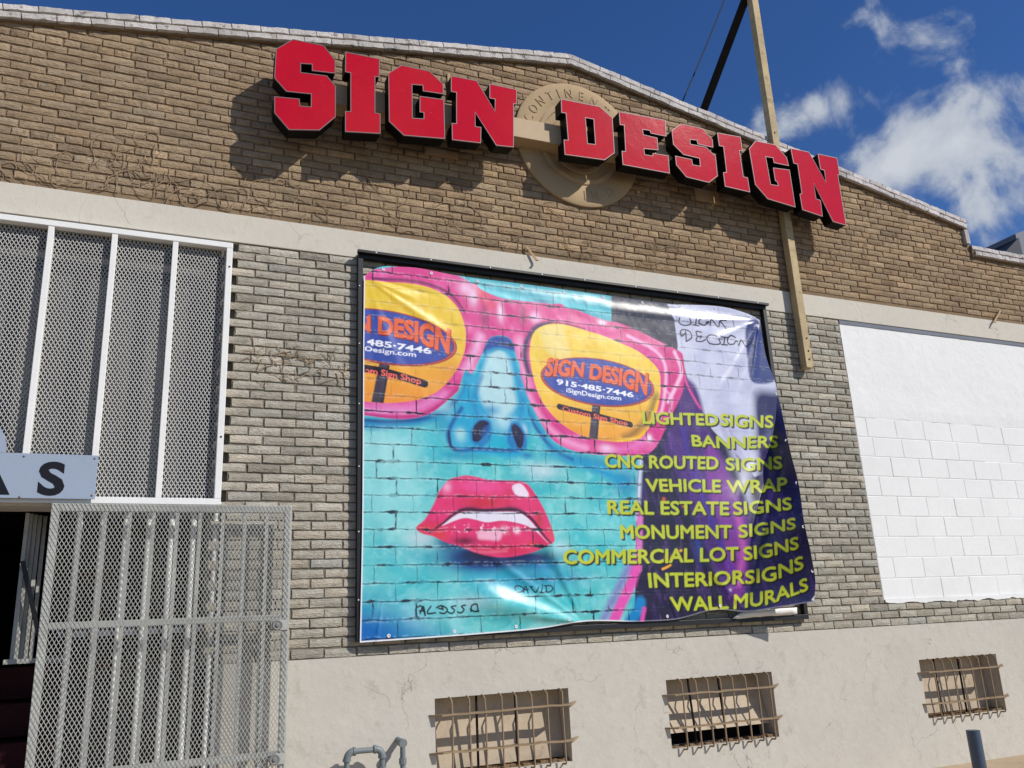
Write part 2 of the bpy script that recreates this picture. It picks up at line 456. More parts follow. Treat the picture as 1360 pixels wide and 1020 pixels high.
def shared_mesh(L_, H_, i, m, name='brick'):
    key = (round(L_, 4), round(H_, 4), i, m.name)
    if key not in SHARED:
        v, f = get_var(L_, H_)[i]; me = bpy.data.meshes.new(name); me.from_pydata([tuple(q) for q in v], [], f); me.materials.append(m)
        ca = me.color_attributes.new('tone', 'FLOAT_COLOR', 'POINT'); ca.data.foreach_set('color', np.ones(len(v) * 4))
        SHARED[key] = me
    return SHARED[key]


def project(v):
    q = R @ np.array([v[0], v[1] + K, v[2] - ZC]); return 680 + F * q[0] / q[2], 510 + F * q[1] / q[2], q[2]


def tone_for(X, Z, warm):
    t = 1 + RNG.normal(0, .10)
    if RNG.rand() < .09: t *= RNG.choice([.74, 1.2])
    t = min(max(t, .7), 1.3)
    w = RNG.normal(0, .02)
    if warm:
        k = np.clip((X - .1) / .5, 0, 1); base_ = np.array([1.0, 1.0 - .035 * k, 1.0 - .07 * k])     # browner towards the right
    else:
        k = np.clip((X - .5) / .5, 0, 1); base_ = np.array([1.0 - .03 * k, 1.0 - .02 * k, 1.0 - .03 * k])
    return np.clip(base_ * t * np.array([1 + w, 1, 1 - w]), .4, 1.5)


bricks = []     # (X centre, Z centre, length m, height m, tone, clip, wall)


def course(x0, x1, zc, L_, off, wall, H_=None, end_cut=True, skip=None):
    H_ = H_ or PITCHZ * K - JOINT
    x = off
    while x > x0: x -= L_
    while x < x1 - .0005:
        a, c = max(x, x0), min(x + L_, x1)
        x += L_
        if (c - a) * K < .05: continue
        xc = (a + c) / 2; ln = (c - a) * K - JOINT
        if skip and skip(xc, zc): continue
        bricks.append([xc, zc, ln, H_, wall, abs((c - a) - L_) > 1e-5])


random.seed(3)
# gable: header rows every sixth course, centred on .640
n0 = int((.640 - BAND1) / PITCHZ)
k = -12
while True:
    zc = .640 + k * PITCHZ; k += 1
    if zc - PITCHZ * .5 < BAND1 + .0002: continue
    if zc - PITCHZ / 2 > APZ: break
    hd = (k - 1) % 6 == 0
    jit = random.uniform(-.003, .003)
    if hd: course(XL, XR - .35, zc, PITCHX / 2, .004 + jit, 'gable')
    else: course(XL, XR - .35, zc, PITCHX, (.0105 if k % 2 else .0105 + PITCHX / 2) + jit, 'gable')
# lower wall: running bond, every other row toothed at the doorway side
nrow = int(round((BAND0 - PLT) / PITCHZ)); PZ2 = (BAND0 - PLT - .0004) / nrow
for r_ in range(nrow):
    zc = PLT + PZ2 * (r_ + .5) + .0002
    odd = r_ % 2
    st = .0714 if odd else .0881
    xe = 1.0472 if zc > .0166 else 1.75
    course(st, xe, zc, PITCHX, st + random.uniform(-.0004, .0004), 'lower', PZ2 * K - JOINT)
    course(XL, -.303, zc, PITCHX, st, 'lower', PZ2 * K - JOINT)

SEAL = (.5745, .7045, .1045)


def hidden(px, py):
    if px < 0 or px > 1360 or py < 0 or py > 1020: return True
    if 484 < px < 1000 and 365 < py < 815: return True
    if px < 385 and py > 680: return True
    return False


bricks = [[xc + RNG.normal(0, .00028), zc + RNG.normal(0, .00022), ln * (1 + 0 * xc), hh, wl, ct] for xc, zc, ln, hh, wl, ct in bricks]
recs = []
for xc, zc, ln, hh, wall, cut in bricks:
    top = float(top_line(xc)) - COPT if wall == 'gable' else 9
    lft = float(top_line(xc - ln / K / 2)) - COPT if wall == 'gable' else 9; rgt = float(top_line(xc + ln / K / 2)) - COPT if wall == 'gable' else 9
    lo = min(lft, rgt); hi = max(lft, rgt)
    z0 = zc - hh / K / 2; z1 = zc + hh / K / 2
    if z0 > hi - .001: continue
    clip = z1 > lo
    if wall == 'gable' and math.hypot(xc - SEAL[0], zc - SEAL[1]) < SEAL[2] - .018: continue
    v = P(xc, zc); px, py, dz = project(v)
    recs.append([xc, zc, ln, hh, wall, cut or clip, clip, px, py, ln * hh / dz ** 2 / (1 + .3 * abs(v.x) / 6)])
full = [i for i, q in enumerate(recs) if not q[5] and not hidden(q[7], q[8]) and q[7] > 25 and q[8] > 12]
full.sort(key=lambda i: -recs[i][9])
# the largest on each wall become bricks of their own
pick = set([i for i in full if recs[i][4] == 'gable' and recs[i][2] > .15][:175] + [i for i in full if recs[i][4] == 'lower' and recs[i][2] > .15][:122])
stuff = {'gable': ([], [], []), 'lower': ([], [], [])}
parent_of = {'gable': gable, 'lower': lower}
mats_of = {'gable': M['brick_tan'], 'lower': M['brick_grey']}
for i, (xc, zc, ln, hh, wall, cut, clip, px, py, ar) in enumerate(recs):
    tn = tone_for(xc, zc, wall == 'gable')
    rz = RNG.normal(0, .0028); dy = RNG.normal(0, .0016)
    if wall == 'lower' and .48 > zc > .0166 and abs(xc - 1.0472) < .03: tn = tn * .93
    if i in pick:
        me = shared_mesh(ln, hh, i % 7, mats_of[wall])
        o = bpy.data.objects.new('brick', me); link_child(o, parent_of[wall])
        o.location = (xc * K, dy, zw(zc)); o.rotation_euler = (0, rz, 0); o.color = (*tn, 1)
    else:
        v, f = brick_variant(ln, hh, 500 + i) if cut else get_var(ln, hh)[i % 7]
        v = v.copy(); cr_, sr_ = math.cos(rz), math.sin(rz)
        x = v[:, 0] * cr_ + v[:, 2] * sr_ + xc * K; z = -v[:, 0] * sr_ + v[:, 2] * cr_ + zw(zc)
        if clip:
            tl = (top_line(x / K) - COPT) * K + ZC - .002; z = np.minimum(z, tl)
        VS, FS, TS = stuff[wall]; n = sum(len(q) for q in VS)
        VS.append(np.c_[x, v[:, 1] + dy, z]); FS.extend([tuple(n + a for a in q) for q in f]); TS.append(np.tile(np.r_[tn, 1], (len(v), 1)))
for wall in stuff:
    VS, FS, TS = stuff[wall]; V = np.concatenate(VS); T = np.concatenate(TS)
    me = bpy.data.meshes.new('brickwork'); me.from_pydata(V.tolist(), [], FS); me.materials.append(mats_of[wall])
    ca = me.color_attributes.new('tone', 'FLOAT_COLOR', 'POINT'); ca.data.foreach_set('color', T.ravel())
    o = bpy.data.objects.new('brickwork', me); link_child(o, parent_of[wall]); o['kind'] = 'stuff'

# ---- coping: two courses of whitewashed bricks laid along the slopes, a level run beyond the step
CL, CH = PITCHX * K - .008, COPT / 2 * K - .008
cop = []


def cop_run(xa, za, xb, zb, course_i, off):
    d = Vector(((xb - xa) * K, 0, (zb - za) * K)); ln = d.length; d.normalize(); nrm = Vector((-d.z, 0, d.x))
    a = Vector((xa * K, 0, zw(za))); s = -off; i = 0
    while s < ln - .02:
        s0, s1 = max(s, 0), min(s + PITCHX * K, ln); s += PITCHX * K
        if s1 - s0 < .05: continue
        c = a + d * ((s0 + s1) / 2) - nrm * (COPT * K / 4 * (1 + 2 * course_i))
        cop.append((c, math.atan2(d.z, d.x), s1 - s0 - .008, course_i))


for ci, off in ((0, .0), (1, .12)):
    cop_run(XSTL + .003, float(top_line(XSTL + .003)), APX, APZ, ci, off)
    cop_run(APX, APZ, XST, float(A2[1]), ci, .12 - off)
    cop_run(XST + .004 * ci, ZEND, 1.75, ZEND, ci, off)
    cop_run(XL, ZEND, XSTL, ZEND, ci, off)
cop_shared = {}


def cop_mesh(L_, i):
    key = (round(L_, 3), i)
    if key not in cop_shared:
        r = np.random.RandomState(50 + i + int(L_ * 99)); nx = 6; vs = []; fs = []
        prof = [(-.5, .02), (-.5, -.30), (-.36, -.335), (.36, -.335), (.5, -.30), (.5, .02)]
        for ix in range(nx):
            for (zf, yy) in prof:
                e = ix in (0, nx - 1)
                vs.append(((ix / (nx - 1) - .5) * L_ + r.uniform(-.003, .003), yy + .335 - (.0 if e else r.uniform(0, .006)), zf * CH + r.uniform(-.003, .003)))
        m_ = len(prof)
        for ix in range(nx - 1):
            for q in range(m_): fs.append((ix * m_ + q, (ix + 1) * m_ + q, (ix + 1) * m_ + (q + 1) % m_, ix * m_ + (q + 1) % m_))
        fs.append(tuple(range(m_))); fs.append(tuple((nx - 1) * m_ + q for q in reversed(range(m_))))
        me = bpy.data.meshes.new('coping_brick'); me.from_pydata(vs, [], fs); me.materials.append(M['coping'])
        bm = bmesh.new(); bm.from_mesh(me); bmesh.ops.recalc_face_normals(bm, faces=bm.faces[:]); bm.to_mesh(me); bm.free()
        ca = me.color_attributes.new('tone', 'FLOAT_COLOR', 'POINT'); ca.data.foreach_set('color', np.ones(len(me.vertices) * 4)); cop_shared[key] = me
    return cop_shared[key]


for i, (c, ang, ln, ci) in enumerate(cop):
    o = bpy.data.objects.new('coping_brick', cop_mesh(ln, i % 5)); link_child(o, gable)
    o.location = (c.x, -HC * K + (.0 if ci else .012) + RNG.normal(0, .002), c.z); o.rotation_euler = (0, -ang + RNG.normal(0, .004), 0)
    t = (1.0 if ci == 0 else .96) * (1 + RNG.normal(0, .09)); t = t * (1 - .12 * (RNG.rand() < .2))
    k = min(max((c.x / K - .5) / .5, 0), 1); o.color = (t, t * (1 - .01 * k), t * (1 + .03 * k), 1)
# core of the parapet behind the coping
b = MB()
for (xa, za, xb, zb) in ((XSTL, float(top_line(XSTL + .001)), APX, APZ), (APX, APZ, XST, float(A2[1])), (XST, ZEND, XR, ZEND), (XL, ZEND, XSTL, ZEND)):
    q = [(xa * K, zw(za - COPT - .001)), (xb * K, zw(zb - COPT - .001)), (xb * K, zw(zb) - .012), (xa * K, zw(za) - .012)]
    b.add([(x, -.030, z) for x, z in q] + [(x, .295, z) for x, z in q], [(0, 1, 2, 3), (7, 6, 5, 4), (0, 4, 5, 1), (1, 5, 6, 2), (2, 6, 7, 3), (3, 7, 4, 0)])
b.build('coping_core', M['mortar_tan'], gable)
# the short upright face of the step
b = MB(); b.box((XST - .012) * K, (XST - .001) * K, -.042, .29, zw(ZEND) + .005, zw(float(A2[1]) - COPT) - .004)
st = b.build('step_edging', M['coping'], gable, bevel=.006)
ca = st.data.color_attributes.new('tone', 'FLOAT_COLOR', 'POINT'); ca.data.foreach_set('color', np.ones(len(st.data.vertices) * 4)); st.color = (.82, .8, .82, 1)

# ---- white infill: plaster above, painted blocks below, grey strip under the band
IX0, IX1 = 1.0482, XR
BT = .3038; BP = (.3038 - .0166) / 9
b = MB(); b.box(IX0 * K, IX1 * K, .0165, .30, zw(.0166), zw(BAND0)); infill = b.build('infill_wall', M['white'], bld)
nx_, nz_ = 60, 14; vs = []; fs = []
for j in range(nz_ + 1):
    for i in range(nx_ + 1):
        X = IX0 + (1.80 - IX0) * i / nx_; Zt = .4632; zlow = BT + .0012 * math.sin(i * .9) + .0008 * math.sin(i * 2.3)
        Z = zlow + (Zt - zlow) * j / nz_
        vs.append((X * K, .008 + RNG.uniform(-.0016, .0016) + (.006 if j == 0 else 0), zw(Z)))
for j in range(nz_):
    for i in range(nx_): a = j * (nx_ + 1) + i; fs.append((a, a + 1, a + nx_ + 2, a + nx_ + 1))
n = len(vs); vs += [(x, .0225, z) for x, y, z in (vs[0], vs[nx_], vs[-1], vs[-nx_ - 1])]
fs.append((n, n + 3, n + 2, n + 1)); fs.append((0, nx_, n + 1, n)); fs.append((n, n + 3, (nx_ + 1) * nz_, 0)); fs.append((n + 3, n + 2, len(vs) - 5, (nx_ + 1) * nz_))
b = MB(); b.add(vs, fs); b.build('upper_plaster', M['white_plaster'], infill, smooth=True)
b = MB(); b.box(IX0 * K, 1.80 * K, .002, .0215, zw(.4636), zw(BAND0) - .002); b.build('top_strip', M['strip_grey'], infill)
blk_shared = {}
for r_ in range(9):
    zc = BT - BP * (r_ + .5)
    x = IX0 + (-.0318 if r_ % 2 else 0)
    if r_ == 0: x = IX0 - .040
    while x < 1.60:
        a, c = max(x, IX0), x + .0636; x += .0636
        if c - a < .008: continue
        ln = round((c - a) * K - .0045, 3); hh = BP * K - .004; key = (ln, len(cop) % 1)
        if ln not in blk_shared:
            q = MB(); dz_ = .003
            xs4 = [-ln / 2, -ln / 2 + .005, ln / 2 - .005, ln / 2]; zs4 = [-hh / 2, -hh / 2 + .005, hh / 2 - .005, hh / 2]
            vs = []; fs = []
            for jj, z_ in enumerate(zs4):
                for ii, x_ in enumerate(xs4): vs.append((x_, .0025 if (ii in (0, 3) or jj in (0, 3)) else .0, z_))
            for jj in range(3):
                for ii in range(3): a_ = jj * 4 + ii; fs.append((a_, a_ + 1, a_ + 5, a_ + 4))
            rg = [0, 1, 2, 3, 7, 11, 15, 14, 13, 12, 8, 4]; n = len(vs)
            for t_ in rg: vs.append((vs[t_][0], .014, vs[t_][2]))
            for t_ in range(12): fs.append((rg[(t_ + 1) % 12], rg[t_], n + t_, n + (t_ + 1) % 12))
            me = bpy.data.meshes.new('block'); me.from_pydata(vs, [], fs); me.materials.append(M['white']); blk_shared[ln] = me
        o = bpy.data.objects.new('block', blk_shared[ln]); link_child(o, infill)
        o.location = ((a + c) / 2 * K, .0125 + RNG.normal(0, .0009), zw(zc)); o.rotation_euler = (RNG.normal(0, .002), RNG.normal(0, .0015), RNG.normal(0, .002))
# joints struck flush with paint, a little proud smear over the course of bricks below
vs = []; fs = []; n_ = 110
for i in range(n_ + 1):
    X = IX0 + (1.70 - IX0) * i / n_; e = .0028 + .0022 * abs(math.sin(i * .33)) + RNG.uniform(0, .0022)
    vs += [(X * K, -.006, zw(.0172)), (X * K, -.0065, zw(.0168 - e)), (X * K, .012, zw(.0172)), (X * K, .012, zw(.0168 - e))]
for i in range(n_): a = i * 4; fs += [(a, a + 4, a + 5, a + 1), (a, a + 2, a + 6, a + 4), (a + 1, a + 5, a + 7, a + 3)]
b = MB(); b.add(vs, fs); b.build('paint_smear', M['white'], infill)

# ---- basement windows with bars
SL = [(.185, .135, -.001), (.25, .095, .012), (.19, .165, -.001)]
for wi, (w0, w1) in enumerate(WIN):
    zt, zb = zw(WZ1), zw(WZ0); x0, x1 = w0 * K, w1 * K
    q = MB(); q.box(x0 + .002, x1 - .002, .255, .275, zb + .002, zt - .002); wnd = q.build('window', M['dark'], bld)
    lab = ['closed board set deep behind the bars', 'board tilted open behind the bars', 'closed board behind rusty bars'][wi]; wnd['label'] = lab
    yt, yb, gap = SL[wi]; q = MB()
    zb2 = zb + .03 + gap * K
    vs = [(x0 + .004, yt, zt - .004), (x1 - .004, yt, zt - .004), (x1 - .004, yb, zb2), (x0 + .004, yb, zb2)]
    q.add(vs + [(a, c + .02, d) for a, c, d in vs], [(0, 1, 2, 3), (7, 6, 5, 4), (0, 4, 5, 1), (1, 5, 6, 2), (2, 6, 7, 3), (3, 7, 4, 0)])
    q.build('board', M['board'], wnd)
    # crumbled sill
    q = MB(); nn = 22
    for i in range(nn):
        xa = x0 + .004 + (x1 - x0 - .008) * i / nn; hgt = RNG.uniform(.008, .026)
        q.box(xa, xa + (x1 - x0) / nn * .94, RNG.uniform(.02, .05), yb + .03, zb - .001, zb + hgt)
    o = q.build('sill_rubble', M['rubble'], wnd, bevel=.004); o['kind'] = 'stuff'
    nb = 8
    yb_ = -.066
    for i in range(nb):
        u = (i + .92) / (nb + .55); xb_ = x0 + (x1 - x0) * u + RNG.normal(0, .004)
        w_ = RNG.normal(0, .004) if wi != 1 else RNG.normal(0, .002)
        q = MB(); q.tube([(xb_, .01, zt + .004), (xb_, -.03, zt - .004), (xb_ + .001, yb_ + .006, zt - .022), (xb_ + w_, yb_, zt - .16), (xb_ + w_ * .6, yb_, (zt + zb) / 2), (xb_ + RNG.normal(0, .002), yb_, zb + .06), (xb_, yb_, zb + .006), (xb_, yb_ + .012, zb - .006), (xb_, -.004, zb - .010)], .0074, 7)
        q.build('bar', M['bar'], wnd, smooth=True)
    for zf, sk in ((.78, .0), (.30 if wi != 2 else .25, .004)):
        z_ = zb + (zt - zb) * zf; q = MB(); pts = []; m_ = 15
        for i in range(m_):
            u = i / (m_ - 1); X_ = x0 - .055 + (x1 - x0 + .125) * u
            e = min(1, u / .05, (1 - u) / .07); yo = -.004 - .074 * (max(e, 0) ** .6)
            zc_ = z_ + RNG.normal(0, .0022) + (.012 * (u - .93) / .07 if u > .93 else 0)
            pts.append((X_, yo, zc_))
        vs = []; fs = []
        for X_, yo, zc_ in pts: vs += [(X_, yo, zc_ - .006), (X_, yo, zc_ + .006), (X_, min(-.004, yo + .055), zc_ + .006), (X_, min(-.004, yo + .055), zc_ - .006)]
        for i in range(m_ - 1):
            a = i * 4
            for t_ in range(4): fs.append((a + t_, a + (t_ + 1) % 4, a + 4 + (t_ + 1) % 4, a + 4 + t_))
        fs += [(3, 2, 1, 0), tuple(len(vs) - 4 + t_ for t_ in range(4))]
        q.add(vs, fs); q.build('flat_bar', M['bar'], wnd)
    for u in ((.31, .60), (.22, .5), (.22, .53))[wi]:
        q = MB(); xx = x0 + (x1 - x0) * u; q.tube([(xx, .035, zt - .002), (xx + (.03 if wi == 1 else 0), .035, zb + .02)], .010, 7); q.build('inner_bar', M['wood_dark'], wnd, smooth=True)

# ---- doorway interior (steps, dark room) at the left
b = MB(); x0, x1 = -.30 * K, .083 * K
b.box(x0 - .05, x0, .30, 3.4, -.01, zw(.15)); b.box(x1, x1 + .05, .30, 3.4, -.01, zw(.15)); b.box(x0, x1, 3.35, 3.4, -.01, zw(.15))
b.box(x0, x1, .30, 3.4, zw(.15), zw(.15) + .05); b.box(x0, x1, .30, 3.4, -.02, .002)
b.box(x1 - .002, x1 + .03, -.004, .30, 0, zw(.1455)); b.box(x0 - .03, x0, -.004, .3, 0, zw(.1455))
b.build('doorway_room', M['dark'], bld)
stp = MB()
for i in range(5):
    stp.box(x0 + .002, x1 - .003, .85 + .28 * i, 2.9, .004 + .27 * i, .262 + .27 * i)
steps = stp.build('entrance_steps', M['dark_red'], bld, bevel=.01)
# transom recess behind the mesh grille
b = MB(); b.box(x0, .0705 * K, .18, .20, zw(.15), zw(BAND0) - .003); trp = b.build('transom_pane', M['pane_dark'], bld)
b = MB(); b.box(x0, .083 * K, .0, .30, zw(.1462), zw(.1525)); b.build('door_lintel', M['white_metal'], bld)

# ------------------------------------------------------------------ red channel letters on their raceway
HF, HB = .0495, .0292
sign = thing('storefront_sign', 'big red slab letters with black sides reading SIGN DESIGN on a tan raceway', 'sign', P(.6, .70, 0))


def pxs(pts, ox, oy, s): return [(ox + x / s, oy + y / s) for x, y in pts]


cA, cB, cC, cD, cE, cF, cG = (280, 30, 4.435), (440, 60, 5.1), (700, 130, 6.8), (810, 130, 8.5), (880, 150, 8.5), (980, 170, 7.287), (940, 160, 8.5)
LETTERS = [
    ('S', pxs([(485, 98), (665, 135), (733, 222), (733, 298), (597, 283), (597, 245), (530, 240), (530, 293), (683, 313), (735, 375), (735, 555), (640, 633), (460, 630), (375, 530), (375, 435), (522, 449), (525, 490), (590, 496), (592, 420), (445, 405), (375, 325), (385, 155)], *cA), []),
    ('I', pxs([(97, 45), (328, 93), (325, 216), (297, 212), (297, 457), (332, 465), (332, 598), (95, 585), (95, 447), (131, 449), (131, 187), (95, 180)], *cB), []),
    ('G', pxs([(475, 135), (665, 175), (757, 262), (760, 330), (622, 310), (620, 272), (548, 265), (550, 493), (627, 498), (627, 456), (600, 452), (600, 345), (763, 368), (770, 633), (492, 610), (392, 515), (388, 190)], *cB), []),
    ('N', pxs([(812, 207), (985, 240), (1108, 445), (1110, 365), (1073, 358), (1073, 262), (1256, 300), (1255, 398), (1236, 396), (1235, 690), (1118, 678), (975, 455), (976, 550), (1015, 556), (1013, 662), (820, 640), (817, 528), (848, 530), (848, 320), (812, 313)], *cB), []),
    ('D', pxs([(308, 10), (655, 78), (770, 180), (790, 495), (702, 560), (342, 510), (333, 378), (372, 381), (352, 138), (312, 131)], *cC), [pxs([(527, 178), (602, 192), (618, 420), (547, 412)], *cC)]),
    ('E', pxs([(105, 155), (628, 252), (634, 433), (463, 398), (452, 368), (370, 355), (378, 415), (535, 452), (546, 588), (385, 572), (393, 640), (482, 655), (486, 625), (660, 652), (675, 850), (147, 752), (136, 600), (178, 605), (162, 308), (115, 302)], *cD), []),
    ('S', pxs([(207, 122), (452, 175), (562, 300), (570, 388), (398, 350), (388, 308), (310, 297), (315, 352), (490, 385), (598, 490), (620, 710), (525, 785), (270, 722), (155, 585), (145, 485), (330, 525), (342, 585), (425, 600), (418, 512), (238, 470), (122, 355), (105, 200)], *cE), []),
    ('I', pxs([(108, 138), (370, 186), (390, 338), (358, 340), (402, 635), (450, 645), (477, 808), (196, 742), (176, 588), (213, 582), (178, 293), (130, 285)], *cG), []),
    ('G', pxs([(172, 124), (362, 162), (472, 285), (492, 365), (350, 335), (340, 288), (270, 277), (318, 545), (390, 558), (382, 520), (362, 510), (343, 385), (500, 405), (556, 765), (290, 685), (168, 545), (110, 200)], *cF), []),
    ('N', pxs([(512, 196), (688, 232), (852, 525), (838, 410), (800, 398), (775, 250), (960, 290), (985, 450), (968, 455), (1047, 940), (922, 905), (735, 535), (757, 685), (800, 700), (820, 855), (625, 790), (600, 640), (620, 632), (578, 350), (540, 340)], *cF), []),
]


def fill_outline(loops):
    """triangulate an outline with holes; loops of (X,Z) in K units; returns verts2d, tris"""
    cu = bpy.data.curves.new('c', 'CURVE'); cu.dimensions = '2D'; cu.fill_mode = 'BOTH'
    for lp in loops:
        sp = cu.splines.new('POLY'); sp.points.add(len(lp) - 1); sp.use_cyclic_u = True
        for q, (x, z) in zip(sp.points, lp): q.co = (x, z, 0, 1)
    ob = bpy.data.objects.new('c', cu); COL.objects.link(ob); bpy.context.view_layer.update()
    me = bpy.data.meshes.new_from_object(ob.evaluated_get(bpy.context.evaluated_depsgraph_get())); me.calc_loop_triangles()
    v = [tuple(q.co)[:2] for q in me.vertices]; t = [tuple(q.vertices) for q in me.loop_triangles]
    bpy.data.objects.remove(ob); bpy.data.curves.remove(cu); bpy.data.meshes.remove(me)
    return v, t


def inset(lp, d):
    """move every corner of a loop d metres to its inside"""
    n = len(lp); area = sum(lp[i][0] * lp[(i + 1) % n][1] - lp[(i + 1) % n][0] * lp[i][1] for i in range(n)); sg = 1 if area > 0 else -1; out = []
    for i in range(n):
        a, b_, c = Vector(lp[i - 1]), Vector(lp[i]), Vector(lp[(i + 1) % n]); u = (b_ - a).normalized(); w = (c - b_).normalized()
        n1 = Vector((-u.y, u.x)) * sg; n2 = Vector((-w.y, w.x)) * sg; m_ = (n1 + n2); m_ = m_ / max(m_.dot(n1), .35)
        out.append(tuple(b_ + m_ * d))
    return out


for ch, outer, holes in LETTERS:
    loops = []
    for lp in [outer] + holes:
        X, Z = wp([q[0] for q in lp], [q[1] for q in lp], HF); loops.append([(float(x) * K, zw(float(z))) for x, z in zip(X, Z)])
    bm = MB()
    for k_, lp in enumerate(loops):      # the sides
        n = len(lp); bm.add([(x, -HF * K + .006, z) for x, z in lp] + [(x, -HB * K, z) for x, z in lp], [(i, i + n, (i + 1) % n + n, (i + 1) % n) for i in range(n)])
    v, t = fill_outline(loops); bm.add([(x, -HB * K, z) for x, z in v], t)
    body = bm.build('sign_letter', M['black_return'], sign); body['label'] = 'red letter ' + ch
    md = body.modifiers.new('s', 'SOLIDIFY'); md.thickness = .002
    # trim cap: thin strip round the edge, face just proud inside it
    ins = [inset(lp, .0045 if k_ == 0 else -.0045) for k_, lp in enumerate(loops)]
    bm = MB()
    for lp, li in zip(loops, ins):
        n = len(lp); lo = inset(lp, -.002 if lp is loops[0] else .002)
        bm.add([(x, -HF * K, z) for x, z in lo] + [(x, -HF * K, z) for x, z in li] + [(x, -HF * K + .012, z) for x, z in lo],
               [(i, (i + 1) % n, (i + 1) % n + n, i + n) for i in range(n)] + [(i, i + 2 * n, (i + 1) % n + 2 * n, (i + 1) % n) for i in range(n)])
    bm.build('trim', M['silver_trim'], body)
    v, t = fill_outline(ins)
    tlt = RNG.normal(0, .004), RNG.normal(0, .004)
    cx = sum(q[0] for q in v) / len(v); cz = sum(q[1] for q in v) / len(v)
    bm = MB(); bm.add([(x, -HF * K + .0015 + 0 * (x - cx), z) for x, z in v], t); bm.build('letter_face', M['red'], body)

X0r, X1r = .135, 1.035
b = MB(); za, zb_, zc_, zd = zw(.6730), zw(.7035), zw(.6890), zw(.7225)
vs = []
for y in (-HB * K + .001, -.008):
    vs += [(X0r * K, y, za), (X1r * K, y, zc_), (X1r * K, y, zd), (X0r * K, y, zb_)]
b.add(vs, [(0, 1, 2, 3), (7, 6, 5, 4), (0, 4, 5, 1), (1, 5, 6, 2), (2, 6, 7, 3), (3, 7, 4, 0)]); b.build('raceway', M['raceway'], sign, bevel=.004)
for px, py, w_, hh_ in ((586, 201, 44, 17), (938, 258, 34, 22), (596, 112, 5, 34)):
    a, c = wp(px - w_ / 2, py - hh_ / 2), wp(px + w_ / 2, py + hh_ / 2)
    b = MB(); b.box(float(a[0]) * K, float(c[0]) * K, -.014, .0, zw(float(c[1]) - .004), zw(float(a[1]) - .004)); b.build('mounting_plate', M['plate_tan'], sign)

# ------------------------------------------------------------------ round stone medallion
sc_ = P(SEAL[0], SEAL[1], 0); rr = SEAL[2] * K
seal = thing('stone_medallion', 'round cream stone medallion with raised lettering, behind the gap between SIGN and DESIGN', 'medallion', sc_)
b = MB(); b.lathe(sc_ + Vector((0, .02, 0)), (0, -1, 0), [(rr, 0), (rr, .045), (rr * .97, .055), (rr * .70, .055), (rr * .685, .047), (rr * .66, .045), (rr * .655, .056), (rr * .62, .060), (rr * .585, .056), (rr * .57, .040), (rr * .47, .033), (rr * .455, .044), (rr * .40, .046), (rr * .38, .034), (.001, .030)], 96)
b.build('disc', M['seal'], seal, smooth=True)


def raised(body, M_, parent, name, fn, y, depth=.006, bold=.0):
    v, t = text_mesh(body, bold); me = bpy.data.meshes.new(name)
    pts = [fn(x, z_) for x, z_ in v]; me.from_pydata([(p_[0], y, p_[1]) for p_ in pts], [], [tuple(q) for q in t]); me.materials.append(M_)
    bm = bmesh.new(); bm.from_mesh(me); bmesh.ops.remove_doubles(bm, verts=bm.verts[:], dist=1e-5)
    ex = bmesh.ops.extrude_face_region(bm, geom=bm.faces[:]); bmesh.ops.translate(bm, verts=[q for q in ex['geom'] if isinstance(q, bmesh.types.BMVert)], vec=(0, -depth, 0))
    bmesh.ops.recalc_face_normals(bm, faces=bm.faces[:]); bm.to_mesh(me); bm.free()
    o = bpy.data.objects.new(name, me); link_child(o, parent); return o


def arc_letter(ch, deg, rad, hgt, flip=False):
    v, t = text_mesh(ch); cx = (v[:, 0].max() + v[:, 0].min()) / 2; s = hgt / .72; a = math.radians(deg)
    ux = Vector((math.sin(a), -math.cos(a))) if not flip else Vector((-math.sin(a), math.cos(a))); uy = Vector((math.cos(a), math.sin(a))) * (1 if not flip else -1)
    c = Vector((sc_.x, sc_.z)) + Vector((math.cos(a), math.sin(a))) * rad
    def fn(x, z_):
        q = c + ux * ((x - cx) * s * .82) + uy * ((z_ - .36) * s); return q.x, q.y
    raised(ch, M['seal'], seal, 'raised_letter', fn, -.0345, .007)


for i, ch in enumerate('CONTINENTAL'): arc_letter(ch, [161.5, 148.5, 135, 121, 110, 98, 83, 68, 53, 39, 25][i], rr * .83, rr * .15)
for ch, dg in (('I', -88), ('N', -76), ('D', -57)): arc_letter(ch, dg, rr * .83, rr * .15, True)

# ------------------------------------------------------------------ blue grey panel with letters, on the transom grille
pan = thing('sign_panel', 'blue grey sign board with black letters ending in S, fixed to the white transom grille', 'sign', P(-.10, .17, .016))
HPn = .017
def pq(x, y, h=HPn): q = W(x, y, h); return q
b = MB(); a_ = pq(131, 605); c_ = pq(127, 663); x1 = a_.x; zt_, zb_ = a_.z, c_.z
b.box(-.27 * K, x1, -HPn * K, -HPn * K + .006, zb_, zt_); brd = b.build('board', M['sign_grey'], pan, bevel=.0015)
u_ = pq(8, 603); v_ = pq(0, 560)
b = MB(); top = v_.z; xs_ = u_.x
pts = []
for i in range(25):
    a = math.radians(180 * i / 24); pts.append((xs_ - .30 + .30 * math.cos(a), zt_ + .002 + .30 * math.sin(a)))
n = len(pts); b.add([(x, -HPn * K, z) for x, z in pts] + [(x, -HPn * K + .006, z) for x, z in pts], [tuple(range(n)), tuple(range(2 * n - 1, n - 1, -1))] + [(i, i + n, (i + 1) % n + n, (i + 1) % n) for i in range(n)])
b.build('round_top', M['sign_grey'], pan)
M['letter_black'] = mat('black vinyl letter', lin((18, 18, 24)), .5, .3)
sT, sB = pq(73, 612), pq(66, 656.5)
hS = sT.z - sB.z - .004
